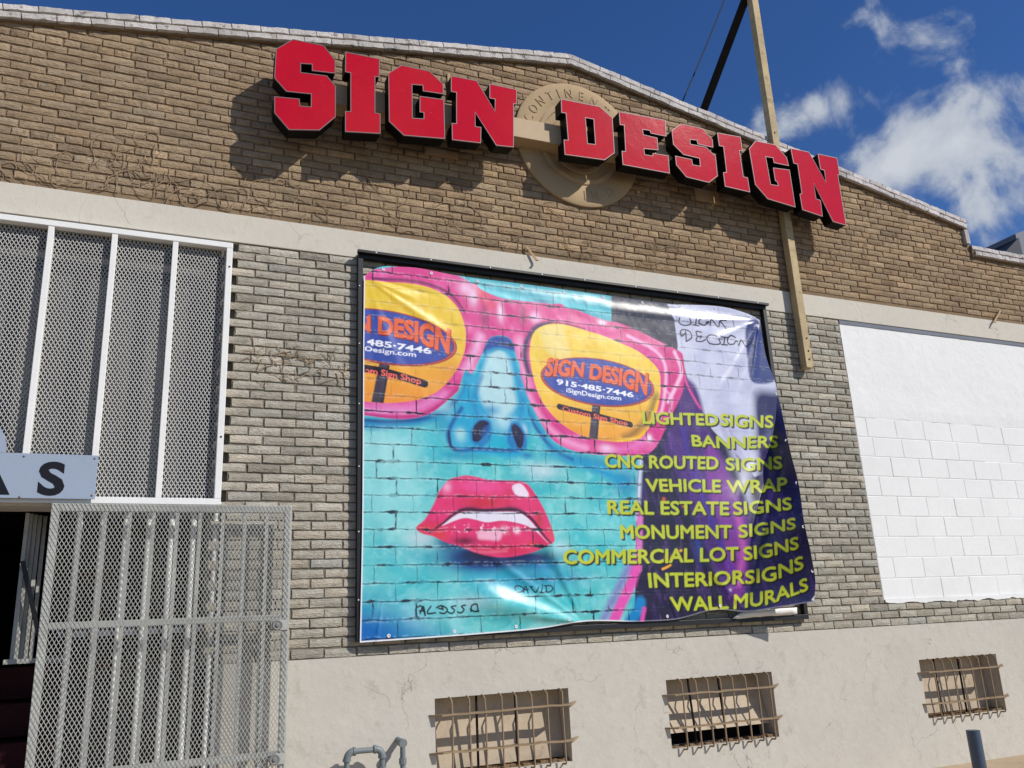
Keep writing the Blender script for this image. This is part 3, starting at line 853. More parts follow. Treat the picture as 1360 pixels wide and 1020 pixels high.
def place_text(ch, xc, zb, hgt, parent, y, wide=1.0, bold=.035):
    v, t = text_mesh(ch, bold); s = hgt / .745; cx = (v[:, 0].max() + v[:, 0].min()) / 2; z0_ = 0
    raised(ch, M['letter_black'], parent, 'letter', lambda x, z_: (xc + (x - cx) * s * wide, zb + (z_ - z0_) * s), y, .002, bold)
place_text('S', pq(69, 634).x, sB.z + .004, hS, pan, -HPn * K - .0005, 1.16)
place_text('A', pq(-16, 634).x, sB.z + .004, hS, pan, -HPn * K - .0005, 1.16)
for px, py in ((32, 606), (126, 609), (122, 658), (26, 660)):
    b = MB(); q = pq(px, py); b.lathe(q, (0, -1, 0), [(.007, 0), (.007, .003), (.004, .005)], 10); b.build('screw', M['silver_trim'], pan, smooth=True)

# ------------------------------------------------------------------ white transom grille
HG = .0125
gr = thing('transom_grille', 'white steel grille of expanded metal with upright bars over the dark transom window', 'grille', P(0, .3, 0))
tl, tr, br_, bl_ = W(0, 286, HG), W(309, 320, HG), W(294, 672, HG), W(0, 664, HG)
GX0 = -.30 * K; GX1 = (tr.x + br_.x) / 2; GZ1 = (tl.z + tr.z) / 2 + .0; GZ0 = (bl_.z + br_.z) / 2 - .004; y0, y1 = -HG * K, -.008
fw = .046
b = MB(); b.box(GX0, GX1, y0, y1, GZ1 - fw, GZ1); b.box(GX0, GX1, y0, y1, GZ0, GZ0 + fw); b.box(GX1 - fw, GX1, y0, y1, GZ0 + fw, GZ1 - fw); b.box(GX0, GX0 + fw, y0, y1, GZ0 + fw, GZ1 - fw)
b.build('frame', M['white_metal'], gr, bevel=.004)
for a, c in (((67, 305), (35, 600)), ((152, 315), (127, 600)), ((232, 325), (213, 640))):
    xm = (W(*a, HG).x + W(*c, HG).x) / 2; b = MB(); b.box(xm - .020, xm + .020, y0 + .004, y1, GZ0 + fw + .001, GZ1 - fw - .001); b.build('mullion', M['white_metal'], gr, bevel=.003)
for xm in (-.185 * K, -.245 * K):
    b = MB(); b.box(xm - .020, xm + .020, y0 + .004, y1, GZ0 + fw + .001, GZ1 - fw - .001); b.build('mullion', M['white_metal'], gr, bevel=.003)
for px, py in ((304, 354), (293, 580)):
    b = MB(); q = W(px, py, HG); b.lathe((GX1 - .02, -HG * K, q.z), (0, -1, 0), [(.008, 0), (.007, .004)], 10); b.build('bolt', M['black_metal'], gr)


def expanded(x0, x1, z0, z1, w, l, y, sw, sdp, bow=None):
    """expanded metal: every strand a small flattened bar"""
    nx = int((x1 - x0) / (w / 2)); nz = int((z1 - z0) / (l / 2)); A = []; B = []
    ii, jj = np.meshgrid(np.arange(nx + 1), np.arange(nz + 1), indexing='ij')
    jx = RNG.normal(0, .0006, ii.shape); jz = RNG.normal(0, .0008, ii.shape)
    X = x0 + ii * w / 2 + jx; Z = z0 + jj * l / 2 + jz
    Y = np.full_like(X, y) if bow is None else y + bow(X, Z)
    ev = (ii + jj) % 2 == 0
    pts = np.stack([X, Y, Z], -1)
    m1 = ev[:-1, :-1]; A.append(pts[:-1, :-1][m1]); B.append(pts[1:, 1:][m1])
    m2 = ev[1:, :-1]; A.append(pts[1:, :-1][m2]); B.append(pts[:-1, 1:][m2])
    A = np.concatenate(A); B = np.concatenate(B); d = B - A; d /= np.linalg.norm(d, axis=1)[:, None]
    s_ = np.cross(d, [0, 1, 0]); s_ /= np.linalg.norm(s_, axis=1)[:, None]; s_ *= sw / 2; dp = np.array([0, sdp / 2, 0]) + s_ * .45
    V = np.stack([A - s_ - dp, A + s_ - dp, A + s_ + dp, A - s_ + dp, B - s_ - dp, B + s_ - dp, B + s_ + dp, B - s_ + dp], 1).reshape(-1, 3)
    n = len(A); base_ = (np.arange(n) * 8)[:, None, None]
    Fq = (base_ + np.array([[0, 1, 5, 4], [1, 2, 6, 5], [2, 3, 7, 6], [3, 0, 4, 7]])[None]).reshape(-1, 4)
    return V, Fq


def np_mesh(name, V, Fq, m, parent):
    me = bpy.data.meshes.new(name); me.vertices.add(len(V)); me.vertices.foreach_set('co', V.astype(np.float32).ravel())
    me.loops.add(Fq.size); me.loops.foreach_set('vertex_index', Fq.astype(np.int32).ravel()); me.polygons.add(len(Fq))
    me.polygons.foreach_set('loop_start', (np.arange(len(Fq)) * Fq.shape[1]).astype(np.int32)); me.update(calc_edges=True); me.validate()
    me.materials.append(m); o = bpy.data.objects.new(name, me)
    if parent is None: COL.objects.link(o)
    else: link_child(o, parent)
    return o


V, Fq = expanded(GX0 + .01, GX1 - .02, GZ0 + .02, GZ1 - .02, .0275, .047, -.014, .0042, .0026)
o = np_mesh('expanded_metal', V, Fq, M['mesh_white'], gr); o['kind'] = 'stuff'

# ------------------------------------------------------------------ grey sliding gate hung flat in front of the doorway and wall
HT = .024
gt = thing('security_gate', 'grey sliding gate of upright bars faced with expanded metal, in front of the doorway', 'gate', P(.04, -.2, HT))
gx0, gx1 = float(wp(68, 676, HT)[0]) * K, float(wp(388, 672, HT)[0]) * K + .0
gz1 = zw(float(wp(388, 672, HT)[1])); gzm = zw(.0245); gzl = zw(-.1130); gz0 = .10
yf = -HT * K; yb2 = yf + .05
b = MB(); fwid = .05
b.box(gx0, gx0 + fwid, yf, yb2, gz0, gz1); b.box(gx1 - fwid, gx1, yf, yb2, gz0, gz1); b.box(gx0 + fwid, gx1 - fwid, yf, yb2, gz1 - fwid, gz1)
b.build('frame', M['gate_grey'], gt, bevel=.003)
for z_ in (gzm, gzl, gz0 + .02):
    b = MB(); b.box(gx0 + fwid, gx1 - fwid, yf + .004, yb2 - .004, z_ - .021, z_ + .021); b.build('rail', M['gate_grey'], gt, bevel=.003)
nbar = 9
for i in range(1, nbar + 1):
    xx = gx0 + fwid / 2 + (gx1 - gx0 - fwid) * i / (nbar + 1); b = MB()
    b.box(xx - .0125, xx + .0125, yf + .008, yb2 - .008, gz0, gz1 - fwid - .001); b.build('bar', M['gate_grey'], gt, bevel=.002)
V, Fq = expanded(gx0 + .002, gx1 - .002, gz0, gz1 + .012, .0262, .0445, yf - .006, .0033, .0024, lambda X, Z: .003 * np.sin(X * 3) * np.sin(Z * 2.2))
o = np_mesh('expanded_metal', V, Fq, M['mesh_grey'], gt); o['kind'] = 'stuff'
xw = W(347, 914, HT).x
b = MB(); b.box(xw - .017, xw + .017, yf - .002 + .05, yf + .085, zw(float(wp(342, 1000, HT)[1])), zw(float(wp(352, 828, HT)[1]))); b.build('latch_bar', M['white_metal'], gt, bevel=.003)
for px, py in ((369, 830), (365, 1009)):
    q = W(px, py, HT + .006); b = MB(); b.lathe(q + Vector((0, .03, 0)), (0, -1, 0), [(.012, -.02), (.028, 0), (.037, .006), (.037, .016), (.030, .020), (.022, .016), (.013, .017), (.012, .026), (.007, .027)], 24); b.build('roller', M['steel'], gt, smooth=True)
    b = MB(); b.box(q.x - .03, q.x + .075, yf - .013, yf - .010, q.z - .035, q.z + .035); b.build('roller_plate', M['gate_grey'], gt)

# ------------------------------------------------------------------ white bars fixed in the doorway behind the gate, folding gate at its left
ib = thing('inner_bars', 'upright white round bars standing in the doorway behind the grey gate', 'bars', P(.03, -.2, 0))
for X_ in (-.0575, -.035, -.0124, .0103, .033, .0553, .0785):
    b = MB(); b.tube([(X_ * K, .03, .02), (X_ * K, .03, zw(.1400))], .0205, 12); b.build('bar', M['white_metal'], ib, smooth=True)
for z_ in (zw(.1395), zw(.0165), .05):
    b = MB(); b.box(-.068 * K, .0825 * K, .058, .085, z_ - .02, z_ + .02); b.build('cross_bar', M['unit_grey'], ib)
fg = thing('folding_gate', 'dim grey folding gate pushed back at the left side of the doorway opening', 'gate', P(-.09, -.05, -.03))
zlo = zw(float(wp(50, 874, -.04)[1]))
for i, px in enumerate((36, 41, 47, 53, 60)):
    q = W(px, 690, -.04 - .006 * i); q2 = W(px - 19 + i, 872, -.04 - .006 * i)
    b = MB(); b.box(q.x - .012, q.x + .012, -q.y if False else q.y, q.y + .02, zlo, zw(.1440)); b.build('slat', M['gate_grey'], fg)
q = W(30, 745, -.035); q2 = W(52, 845, -.035)
b = MB(); b.bar(q, q2, .03, .01); b.build('brace', M['black_metal'], fg)
b = MB(); b.box(W(28, 874, -.04).x - .1, W(62, 874, -.04).x + .12, .24, .32, zlo - .03, zlo); b.build('bottom_rail', M['gate_grey'], fg)

# ------------------------------------------------------------------ timber post with its brace, cable, roof unit
PH = .0165
pa, pb_ = W(1003.2, 0, PH), W(1076.5, 488, PH); dirp = (pa - pb_).normalized()
ps = thing('timber_post', 'tall weathered timber post fixed to the wall, rising past the sign and above the parapet', 'post', pb_)
ptop = pb_ + dirp * ((pa - pb_).length + .55)
b = MB(); b.bar(pb_ + Vector((0, .045, 0)), ptop + Vector((0, .045, 0)), .092, .085); b.build('post_timber', M['wood'], ps, bevel=.004)
b = MB(); fr = pb_ + dirp * .02
for px, py in ((1071.5, 449), (1074, 466), (1075, 477), (1029, 176)):
    q = W(px, py, PH); b.lathe(q, (0, -1, 0), [(.009, -.01), (.009, .003), (.004, .006)], 10)
b.build('bolts', M['black_metal'], ps)
q1 = W(1000, -12, PH); q2 = W(936, 146, -.13)
b = MB(); b.bar(q1 + Vector((-.02, .09, 0)), q2 + (q2 - q1).normalized() * .5, .085, .045); b.build('brace', M['wood_dark'], ps)
cb = MB(); c1, c2 = W(908, 131, -.10), W(963, -2, -.10); cdir = (c2 - c1)
cb.tube([c1 - cdir * .35, c1, c1 + cdir * .5 + Vector((.01, 0, 0)), c2, c2 + cdir * .4], .008, 6); o = cb.build('cable', M['black_metal'])
tag(o, 'thin dark guy cable rising from the roof left of the timber brace', 'cable')
ru = thing('rooftop_unit', 'dark grey sheet metal unit with sloping hood on the roof beyond the stepped parapet', 'roof unit', W(1360, 330, -.5))
a = W(1329, 331, -.5); c = W(1350, 317, -.5); d = W(1351, 311, -.5); e = W(1360, 307, -.5)
b = MB(); yq = .5 * K
b.add([(c.x, yq, zw(.45)), (c.x + 3, yq, zw(.45)), (c.x + 3, yq, e.z + 1.0), (e.x + .1, yq, e.z + .05), (c.x, yq, d.z)] + [(c.x, yq + 2.5, zw(.45)), (c.x + 3, yq + 2.5, zw(.45)), (c.x + 3, yq + 2.5, e.z + 1.0), (e.x + .1, yq + 2.5, e.z + .05), (c.x, yq + 2.5, d.z)],
      [(0, 1, 2, 3, 4), (9, 8, 7, 6, 5)] + [(i, i + 5, (i + 1) % 5 + 5, (i + 1) % 5) for i in range(5)]); b.build('casing', M['unit_grey'], ru)
b = MB(); b.add([(a.x, yq - .05, a.z - .1), (c.x, yq - .05, a.z - .3), (c.x, yq - .05, c.z), (a.x, yq + 2, a.z - .1), (c.x, yq + 2, a.z - .3), (c.x, yq + 2, c.z)], [(0, 1, 2), (5, 4, 3), (0, 3, 4, 1), (1, 4, 5, 2), (2, 5, 3, 0)]); b.build('hood', M['black_metal'], ru)

# small metal tabs hanging from the bottom of the gable
for (pa_, pc_, lab) in (((699, 327), (713, 346), 'small rusty metal tab on the band above the banner'), ((1329, 412), (1320, 428), 'small metal tab on the band at the far right of the wall')):
    a = W(*pa_, .003); c = W(*pc_, .006); b = MB(); b.bar(a, c, .022, .006); b.lathe(a + (c - a) * .25 + Vector((0, -.003, 0)), (0, -1, 0), [(.006, 0), (.005, .003)], 8)
    b.bar(c, c + Vector((0, -.03, -.01)), .022, .005, Vector((0, 0, 1)))
    o = b.build('metal_tab', M['plate_tan']); tag(o, lab, 'bracket', 'metal tabs')

# ------------------------------------------------------------------ gas pipes and bollard
gp = thing('gas_pipe', 'grey painted gas pipes with elbows coming out of the plaster base', 'pipe', P(.24, -.2225, .02))
hp = .020; r_ = .0195
X1_, X2_, X3_ = .2217 * K, .2605 * K, .2868 * K; zt_ = zw(-.1180); yp = -hp * K
def elbow(c, a, d, r=.045, n=6):
    a = Vector(a); d = Vector(d); return [c + a * r * (1 - math.sin(t)) + d * r * (1 - math.cos(t)) for t in [i / n * math.pi / 2 for i in range(n + 1)]]
b = MB(); b.tube([(X1_, yp, .0), (X1_, yp, zt_ - .05)], r_, 12); b.build('riser', M['pipe'], gp, smooth=True)
for X_, sx in ((X1_, 1), (X2_, -1)):
    c = Vector((X_, yp, zt_)); b = MB(); b.tube(elbow(c, (0, 0, -1), (sx, 0, 0), .05), r_ * 1.28, 12)
    b.tube([c + Vector((0, 0, -.062)), c + Vector((0, 0, -.044))], r_ * 1.5, 12); b.tube([c + Vector((sx * .044, 0, 0)), c + Vector((sx * .062, 0, 0))], r_ * 1.5, 12); b.build('elbow', M['pipe'], gp, smooth=True)
b = MB(); b.tube([(X1_ + .055, yp, zt_), (X2_ - .055, yp, zt_ - .002)], r_, 12); b.build('cross_pipe', M['pipe'], gp, smooth=True)
b = MB(); b.tube([(X2_, yp, zt_ - .05), (X2_, yp, zt_ - .30)], r_, 12); b.tube([(X2_, yp, zt_ - .115), (X2_, yp, zt_ - .15)], r_ * 1.5, 8); b.build('drop_pipe', M['pipe'], gp, smooth=True)
zs_ = zw(-.1145)
b = MB(); b.tube([(X3_ - .02, .0, zs_ + .012), (X3_ - .02, yp + .01, zs_)], r_ * 1.1, 12); b.tube([(X3_ - .02, yp + .04, zs_), (X3_ - .02, yp - .02, zs_)], r_ * 1.5, 12)
b.tube([(X3_ - .02, yp, zs_), (X3_ - .02, yp, zs_ - .2)], r_, 12); b.tube([(X3_ - .02, yp, zs_ - .10), (X3_ - .02, yp, zs_ - .14)], r_ * 1.45, 8); b.build('wall_stub', M['pipe'], gp, smooth=True)
b = MB(); cx_ = (X2_ + X3_) / 2; b.tube([(X2_ + .01, yp, zt_ - .22), (X3_ - .02, yp, zt_ - .22)], .05, 14); b.lathe((cx_, yp, zt_ - .20), (0, 0, 1), [(.085, -.05), (.09, -.02), (.07, .01), (.03, .025)], 20)
b.build('regulator', M['pipe'], gp, smooth=True)
b = MB(); hb = .15; q = W(1292, 970, hb); b.tube([(q.x, -hb * K, 0), (q.x, -hb * K, q.z)], .055, 24, cap=False)
b.tube([(q.x, -hb * K, q.z), (q.x, -hb * K, 0.001)], .048, 24, cap=True)
bo = thing('pipe_bollard', 'short blue grey open steel pipe standing in the pavement near the right window', 'bollard', (q.x, -hb * K, 0))
b.build('pipe', M['bollard'], bo, smooth=True)
b = MB(); b.lathe((q.x, -hb * K, 0), (0, 0, 1), [(.12, .001), (.11, .02), (.06, .025)], 20); b.build('footing', M['kerb'], bo)

# ------------------------------------------------------------------ dried vine traces on the brick
vb = MB()
def squiggle(px, py, n, step, h=.0014):
    q = W(px, py, h); a = random.uniform(0, 6.28); pts = [q.copy()]; da = random.uniform(-.5, .5)
    for i in range(n):
        da = da * .7 + random.uniform(-.35, .35); a += da; q = q + Vector((math.cos(a), 0, math.sin(a))) * step; q.y = -h * K + random.uniform(-.002, .003); pts.append(q.copy())
    pts = [p_ for p_ in pts if p_.z > zw(BAND1) + .006 or p_.z < zw(BAND0)]
    if len(pts) > 2: vb.tube(pts, random.uniform(.0016, .0036), 5)
for i in range(170):
    px = random.uniform(0, 1000); t = px / 1360; ylo = 243 + 188 * t; cl = 1 if px < 500 else .6
    if random.random() > cl: continue
    py = ylo - abs(random.gauss(0, 26)) - 6
    squiggle(px, py, random.randint(5, 12), random.uniform(.018, .032))
for i in range(26): squiggle(random.uniform(150, 210), random.uniform(170, 235), random.randint(4, 9), .024)
for i in range(46): squiggle(random.uniform(338, 462), random.uniform(465, 506), random.randint(4, 9), .018)
for i in range(14): squiggle(random.uniform(1060, 1200), random.uniform(315, 345), 6, .02)
o = vb.build('dried_vine', M['vine']); tag(o, 'dried vine and glue traces clinging to the brick above the band', 'vine', kind='stuff')

# ------------------------------------------------------------------ printed banner on its black frame
fx0, fx1, fz0, fz1 = .2345 * K, .8885 * K, zw(-.0052), zw(.4748)
bf = thing('banner_frame', 'black steel frame bolted to the brick wall, holding the big printed banner', 'frame', (fx0, -.04, fz0))
FD = .060
for (x0, x1, z0, z1) in ((fx0, fx1, fz1 - .045, fz1), (fx0, fx1, fz0, fz0 + .042), (fx0, fx0 + .042, fz0 + .0425, fz1 - .0455), (fx1 - .042, fx1, fz0 + .0425, fz1 - .0455)):
    b = MB(); b.box(x0, x1, -FD, -.008, z0, z1); b.build('rail', M['black_metal'], bf, bevel=.002)
b = MB(); b.box(fx0 - .01, fx1 + .01, -.10, -FD - .001, fz1 - .012, fz1 + .012); b.build('top_lip', M['black_metal'], bf, bevel=.002)
M['zinc'] = mat('zinc screw head', lin((225, 225, 225)), .4, .5)
scr = MB()
for i in range(9):
    xx = fx0 + .15 + (fx1 - fx0 - .3) * i / 8 + RNG.uniform(-.05, .05); scr.lathe((xx, -.101, fz1 - .001), (0, -1, 0), [(.008, 0), (.006, .004)], 8)
for i in range(6):
    zz_ = fz0 + .3 + (fz1 - fz0 - .6) * i / 5; scr.lathe((fx0 + .012, -FD - .001, zz_), (0, -1, 0), [(.006, 0), (.005, .004)], 8)
o = scr.build('screws', M['zinc'], bf); o['kind'] = 'stuff'


# outline of the cloth as surveyed, on the wall plane
def curve_pts(pts, n):
    p_ = np.array(pts, float); d = np.r_[0, np.cumsum(np.hypot(*np.diff(p_, axis=0).T))]; t = np.linspace(0, d[-1], n)
    return t / d[-1], np.interp(t, d, p_[:, 0]), np.interp(t, d, p_[:, 1])


def smooth_interp(t, kx, ky):
    """piecewise cubic (catmull-rom) through the knots"""
    kx = np.array(kx, float); ky = np.array(ky, float); m = np.gradient(ky, kx)
    i = np.clip(np.searchsorted(kx, t) - 1, 0, len(kx) - 2); h = kx[i + 1] - kx[i]; s = (t - kx[i]) / h
    return (2 * s ** 3 - 3 * s ** 2 + 1) * ky[i] + (s ** 3 - 2 * s ** 2 + s) * h * m[i] + (-2 * s ** 3 + 3 * s ** 2) * ky[i + 1] + (s ** 3 - s ** 2) * h * m[i + 1]


NU, NV = 900, 690


def edge_curve(pts, n, key):
    X, Z = wp([p_[0] for p_ in pts], [p_[1] for p_ in pts], 0)
    tt = X if key == 0 else -Z
    t = (tt - tt[0]) / (tt[-1] - tt[0]); q = np.linspace(0, 1, n)
    return smooth_interp(q, t, X), smooth_interp(q, t, Z)


topc = edge_curve([(483.5, 367), (497, 357.5), (535, 354.5), (608, 366), (705, 378.5), (800, 391.5), (886, 403), (979, 412), (996, 418), (1009, 425)], NU, 0)
botc = edge_curve([(478, 853.5), (560, 848), (640, 842), (720, 834.5), (773, 826), (855, 825.5), (896, 823), (952, 810), (991, 812.5), (1034, 806.5), (1081, 799)], NU, 0)
lefc = edge_curve([(483.5, 367), (482.5, 450), (482, 560), (481, 700), (478, 853.5)], NV, 1)
rigc = edge_curve([(1009, 425), (1020, 482), (1029, 506), (1036.5, 538), (1049, 597), (1060.5, 642), (1068, 693), (1078, 740), (1083, 775), (1081, 799)], NV, 1)
uu = np.linspace(0, 1, NU)[None, :]; vv = np.linspace(0, 1, NV)[:, None]


def coons(k):
    T, B_, L_, R_ = topc[k][None, :], botc[k][None, :], lefc[k][:, None], rigc[k][:, None]
    return (1 - vv) * T + vv * B_ + (1 - uu) * L_ + uu * R_ - ((1 - uu) * (1 - vv) * T[0, 0] + uu * (1 - vv) * T[0, -1] + (1 - uu) * vv * B_[0, 0] + uu * vv * B_[0, -1])


XW, ZW = coons(0), coons(1)          # wall-plane coordinates of every point of the cloth


def sstep(a, b_, x):
    t = np.clip((x - a) / (b_ - a), 0, 1); return t * t * (3 - 2 * t)


_noise_cache = {}


def vnoise(x, y, seed=0):
    r = np.random.RandomState(seed); tab = r.rand(256, 256)
    xi = np.floor(x).astype(int); yi = np.floor(y).astype(int); fx = x - xi; fy = y - yi; fx = fx * fx * (3 - 2 * fx); fy = fy * fy * (3 - 2 * fy)
    g_ = lambda a, b_: tab[a % 256, b_ % 256]
    return (g_(xi, yi) * (1 - fx) + g_(xi + 1, yi) * fx) * (1 - fy) + (g_(xi, yi + 1) * (1 - fx) + g_(xi + 1, yi + 1) * fx) * fy


def fbm(x, y, o=4, seed=0):
    s = 0; a = .5; t = 0
    for i in range(o): s = s + a * vnoise(x * 2 ** i, y * 2 ** i, seed + i); t += a; a *= .55
    return s / t


SX, SZ = XW * 1000, ZW * 1000        # working units: thousandths of K


def cv(pts): X, Z = wp([q[0] for q in pts], [q[1] for q in pts], 0); return np.stack([X * 1000, Z * 1000], 1)


def seg_dist(a, b_, X, Z):
    """distance and parameter along the segment"""
    d = b_ - a; L2 = max(d @ d, 1e-9); t = ((X - a[0]) * d[0] + (Z - a[1]) * d[1]) / L2; tc = np.clip(t, 0, 1)
    return np.hypot(X - a[0] - tc * d[0], Z - a[1] - tc * d[1]), t


def fold(p0, p1, width, amp, w1=None, side=0):
    """a crease running from p0 to p1 (photo survey points), fading at both ends"""
    a, b_ = cv([p0, p1]); d = b_ - a; L_ = np.hypot(*d); n = np.array([-d[1], d[0]]) / L_
    t = ((SX - a[0]) * d[0] + (SZ - a[1]) * d[1]) / L_ ** 2; s = (SX - a[0]) * n[0] + (SZ - a[1]) * n[1]
    w = width + ((w1 or width) - width) * np.clip(t, 0, 1); env = sstep(-.04, .15, t) * (1 - sstep(.6, 1.04, t))
    return amp * (w / max(width, w1 or width)) * np.exp(-(s / w) ** 2) * env


H = np.full(SX.shape, .0118 * K)
# right-hand third pulls away from the wall, with a hard crease
uc = 1.0 - .19 * sstep(.2, 1.0, vv)
hedge = .30 * sstep(.18, .62, vv) * (1 - .32 * sstep(.7, 1.0, vv))
H = H + np.maximum(0, uu - uc) / np.maximum(1 - uc, .045) * hedge
H = H + .09 * sstep(.62, .88, uu) * sstep(.5, .78, vv) * (1 - .45 * sstep(.8, 1, vv))
H = H + .035 * np.sin(np.pi * np.clip(uu, 0, 1)) * np.sin(np.pi * np.clip(vv, 0, 1)) ** .7
H = H + .0 * np.exp(-((vv - .035) / .02) ** 2) * sstep(.25, .6, uu) + .0048 * np.exp(-((vv - .042) / .016) ** 2) * sstep(.3, .7, uu)

for args in [((773, 827), (610, 786), 3, .078, 24), ((773, 826), (640, 730), 2, .012, 7), ((773, 826), (690, 690), 2.5, -.014, 13), ((773, 826), (720, 700), 2.0, .011, 9), ((773, 826), (765, 700), 2.5, .008, 12), ((773, 826), (700, 818), 1.6, .010, 5),
             ((773, 826), (850, 740), 2.5, .009, 13), 
             ((485, 368), (612, 455), 2.0, .013, 9), ((485, 368), (560, 400), 2.0, .009, 6), ((485, 368), (540, 520), 2.5, .010, 12), ((485, 368), (500, 560), 2.0, -.008, 10), ((485, 368), (590, 395), 1.6, -.006, 5),
             ((1009, 425), (930, 560), 1.8, .013, 11), ((1009, 425), (970, 540), 1.6, -.010, 9), ((1009, 425), (1000, 520), 1.5, .012, 7), ((1009, 425), (940, 455), 1.8, .010, 8), ((1009, 425), (900, 600), 1.8, -.010, 12),
             ((1009, 425), (900, 425), 1.8, .010, 6), ((1009, 425), (985, 600), 1.4, .008, 8),
             ((500, 855), (508, 795), 2.6, .007, 1.4), ((1035, 560), (960, 700), 6, .010, 14), ((1045, 600), (985, 800), 4, -.012, 8), ((990, 812), (930, 740), 2.5, .014, 9), ((952, 809), (985, 770), 2, .016, 5), ((990, 812), (1015, 700), 2.5, -.014, 9),
             ((900, 823), (880, 760), 3, .008, 9), ((600, 850), (590, 780), 4, .006, 10)]:
    H = H + fold(*args)
H = H + .010 * (fbm(SX / 70, SZ / 70, 3, 5) - .5) + .0045 * (fbm(SX / 22, SZ / 34, 3, 9) - .5)
# fastened edges: top and left stay on the frame
pin = (1 - sstep(0, .03, vv)); H = H * (1 - pin) + .0120 * K * pin
pin = (1 - sstep(0, .04, uu)); H = H * (1 - pin) + .0110 * K * pin
H = np.maximum(H, .0105 * K)
hh = H / K
PX = XW * (1 - hh) * K; PY = -H; PZ = ZW * (1 - hh) * K + ZC

# ---- the print
IMG = np.zeros(SX.shape + (3,))


def setc(mask, c):
    global IMG
    c = lin(np.array(c, float)) if not isinstance(c, np.ndarray) or c.ndim == 1 else c
    IMG = IMG * (1 - mask[..., None]) + c * mask[..., None]


def spline(pts, n=8, closed=True):
    p_ = np.array(pts, float); m = len(p_); out = []
    for i in range(m if closed else m - 1):
        if closed: a, b_, c, d = p_[i - 1], p_[i], p_[(i + 1) % m], p_[(i + 2) % m]
        else: a, b_, c, d = p_[max(i - 1, 0)], p_[i], p_[i + 1], p_[min(i + 2, m - 1)]
        for t in np.arange(n) / n:
            out.append(.5 * ((2 * b_) + (c - a) * t + (2 * a - 5 * b_ + 4 * c - d) * t * t + (3 * b_ - 3 * c + d - a) * t ** 3))
    if not closed: out.append(p_[-1])
    return np.array(out)


def poly_mask(px_pts, soft=.7, smooth=True, grow=0.0, raw=False):
    q = spline(px_pts) if smooth else np.array(px_pts, float)
    q = cv([tuple(t) for t in q]) if not raw else q
    pad = soft * 3 + abs(grow) + 2; x0, x1, z0, z1 = q[:, 0].min() - pad, q[:, 0].max() + pad, q[:, 1].min() - pad, q[:, 1].max() + pad
    out = np.zeros(SX.shape); bb = (SX > x0) & (SX < x1) & (SZ > z0) & (SZ < z1)
    X = SX[bb]; Z = SZ[bb]
    if not len(X): return out
    dist = np.full(X.shape, 1e9); ins = np.zeros(X.shape, bool); n = len(q)
    for i in range(n):
        a, b_ = q[i], q[(i + 1) % n]; d, _ = seg_dist(a, b_, X, Z); dist = np.minimum(dist, d)
        c = ((a[1] > Z) != (b_[1] > Z)); den = (b_[1] - a[1]) if abs(b_[1] - a[1]) > 1e-9 else 1e-9
        ins ^= c & (X < (b_[0] - a[0]) * (Z - a[1]) / den + a[0])
    sdv = np.where(ins, dist, -dist) + grow
    out[bb] = np.clip(sdv / (2 * soft) + .5, 0, 1); return out


def line_mask(px_pts, width, soft=.5, smooth=True, taper=False):
    q = spline(px_pts, 5, False) if smooth else np.array(px_pts, float); q = cv([tuple(t) for t in q])
    pad = width + soft * 3 + 2; x0, x1, z0, z1 = q[:, 0].min() - pad, q[:, 0].max() + pad, q[:, 1].min() - pad, q[:, 1].max() + pad
    out = np.zeros(SX.shape); bb = (SX > x0) & (SX < x1) & (SZ > z0) & (SZ < z1); X = SX[bb]; Z = SZ[bb]; best = np.full(X.shape, -1e9); n = len(q) - 1
    for i in range(n):
        d, _ = seg_dist(q[i], q[i + 1], X, Z); w = width / 2 * (1 if not taper else (.35 + .65 * math.sin(math.pi * (i + .5) / n)))
        best = np.maximum(best, w - d)
    out[bb] = np.clip(best / (2 * soft) + .5, 0, 1); return out


def glow(px, py, r, ry=None):
    c = cv([(px, py)])[0]; return np.exp(-(((SX - c[0]) / r) ** 2 + ((SZ - c[1]) / (ry or r)) ** 2))


def c5(x, y): return (470 + x / 5.44, 520 + y / 5.44)
def c1(x, y): return (470 + x / 4.639, 340 + y / 4.639)
def c2(x, y): return (620 + x / 7.283, 360 + y / 7.283)
def c3(x, y): return (690 + x / 4.858, 410 + y / 4.858)
def c6(x, y): return (540 + x / 6.182, 620 + y / 6.182)
def c7(x, y): return (470 + x / 5.913, 720 + y / 5.913)
def c8(x, y): return (660 + x / 5.667, 680 + y / 5.667)
def c4(x, y): return (780 + x / 5.667, 360 + y / 5.667)
def cT(x, y): return (720 + x / 3.1875, 530 + y / 3.1875)


N1 = fbm(SX / 38, SZ / 30, 5, 21); N2 = fbm(SX / 12, SZ / 10, 4, 33); N3 = fbm(SX / 3.2, SZ / 3.2, 3, 44)
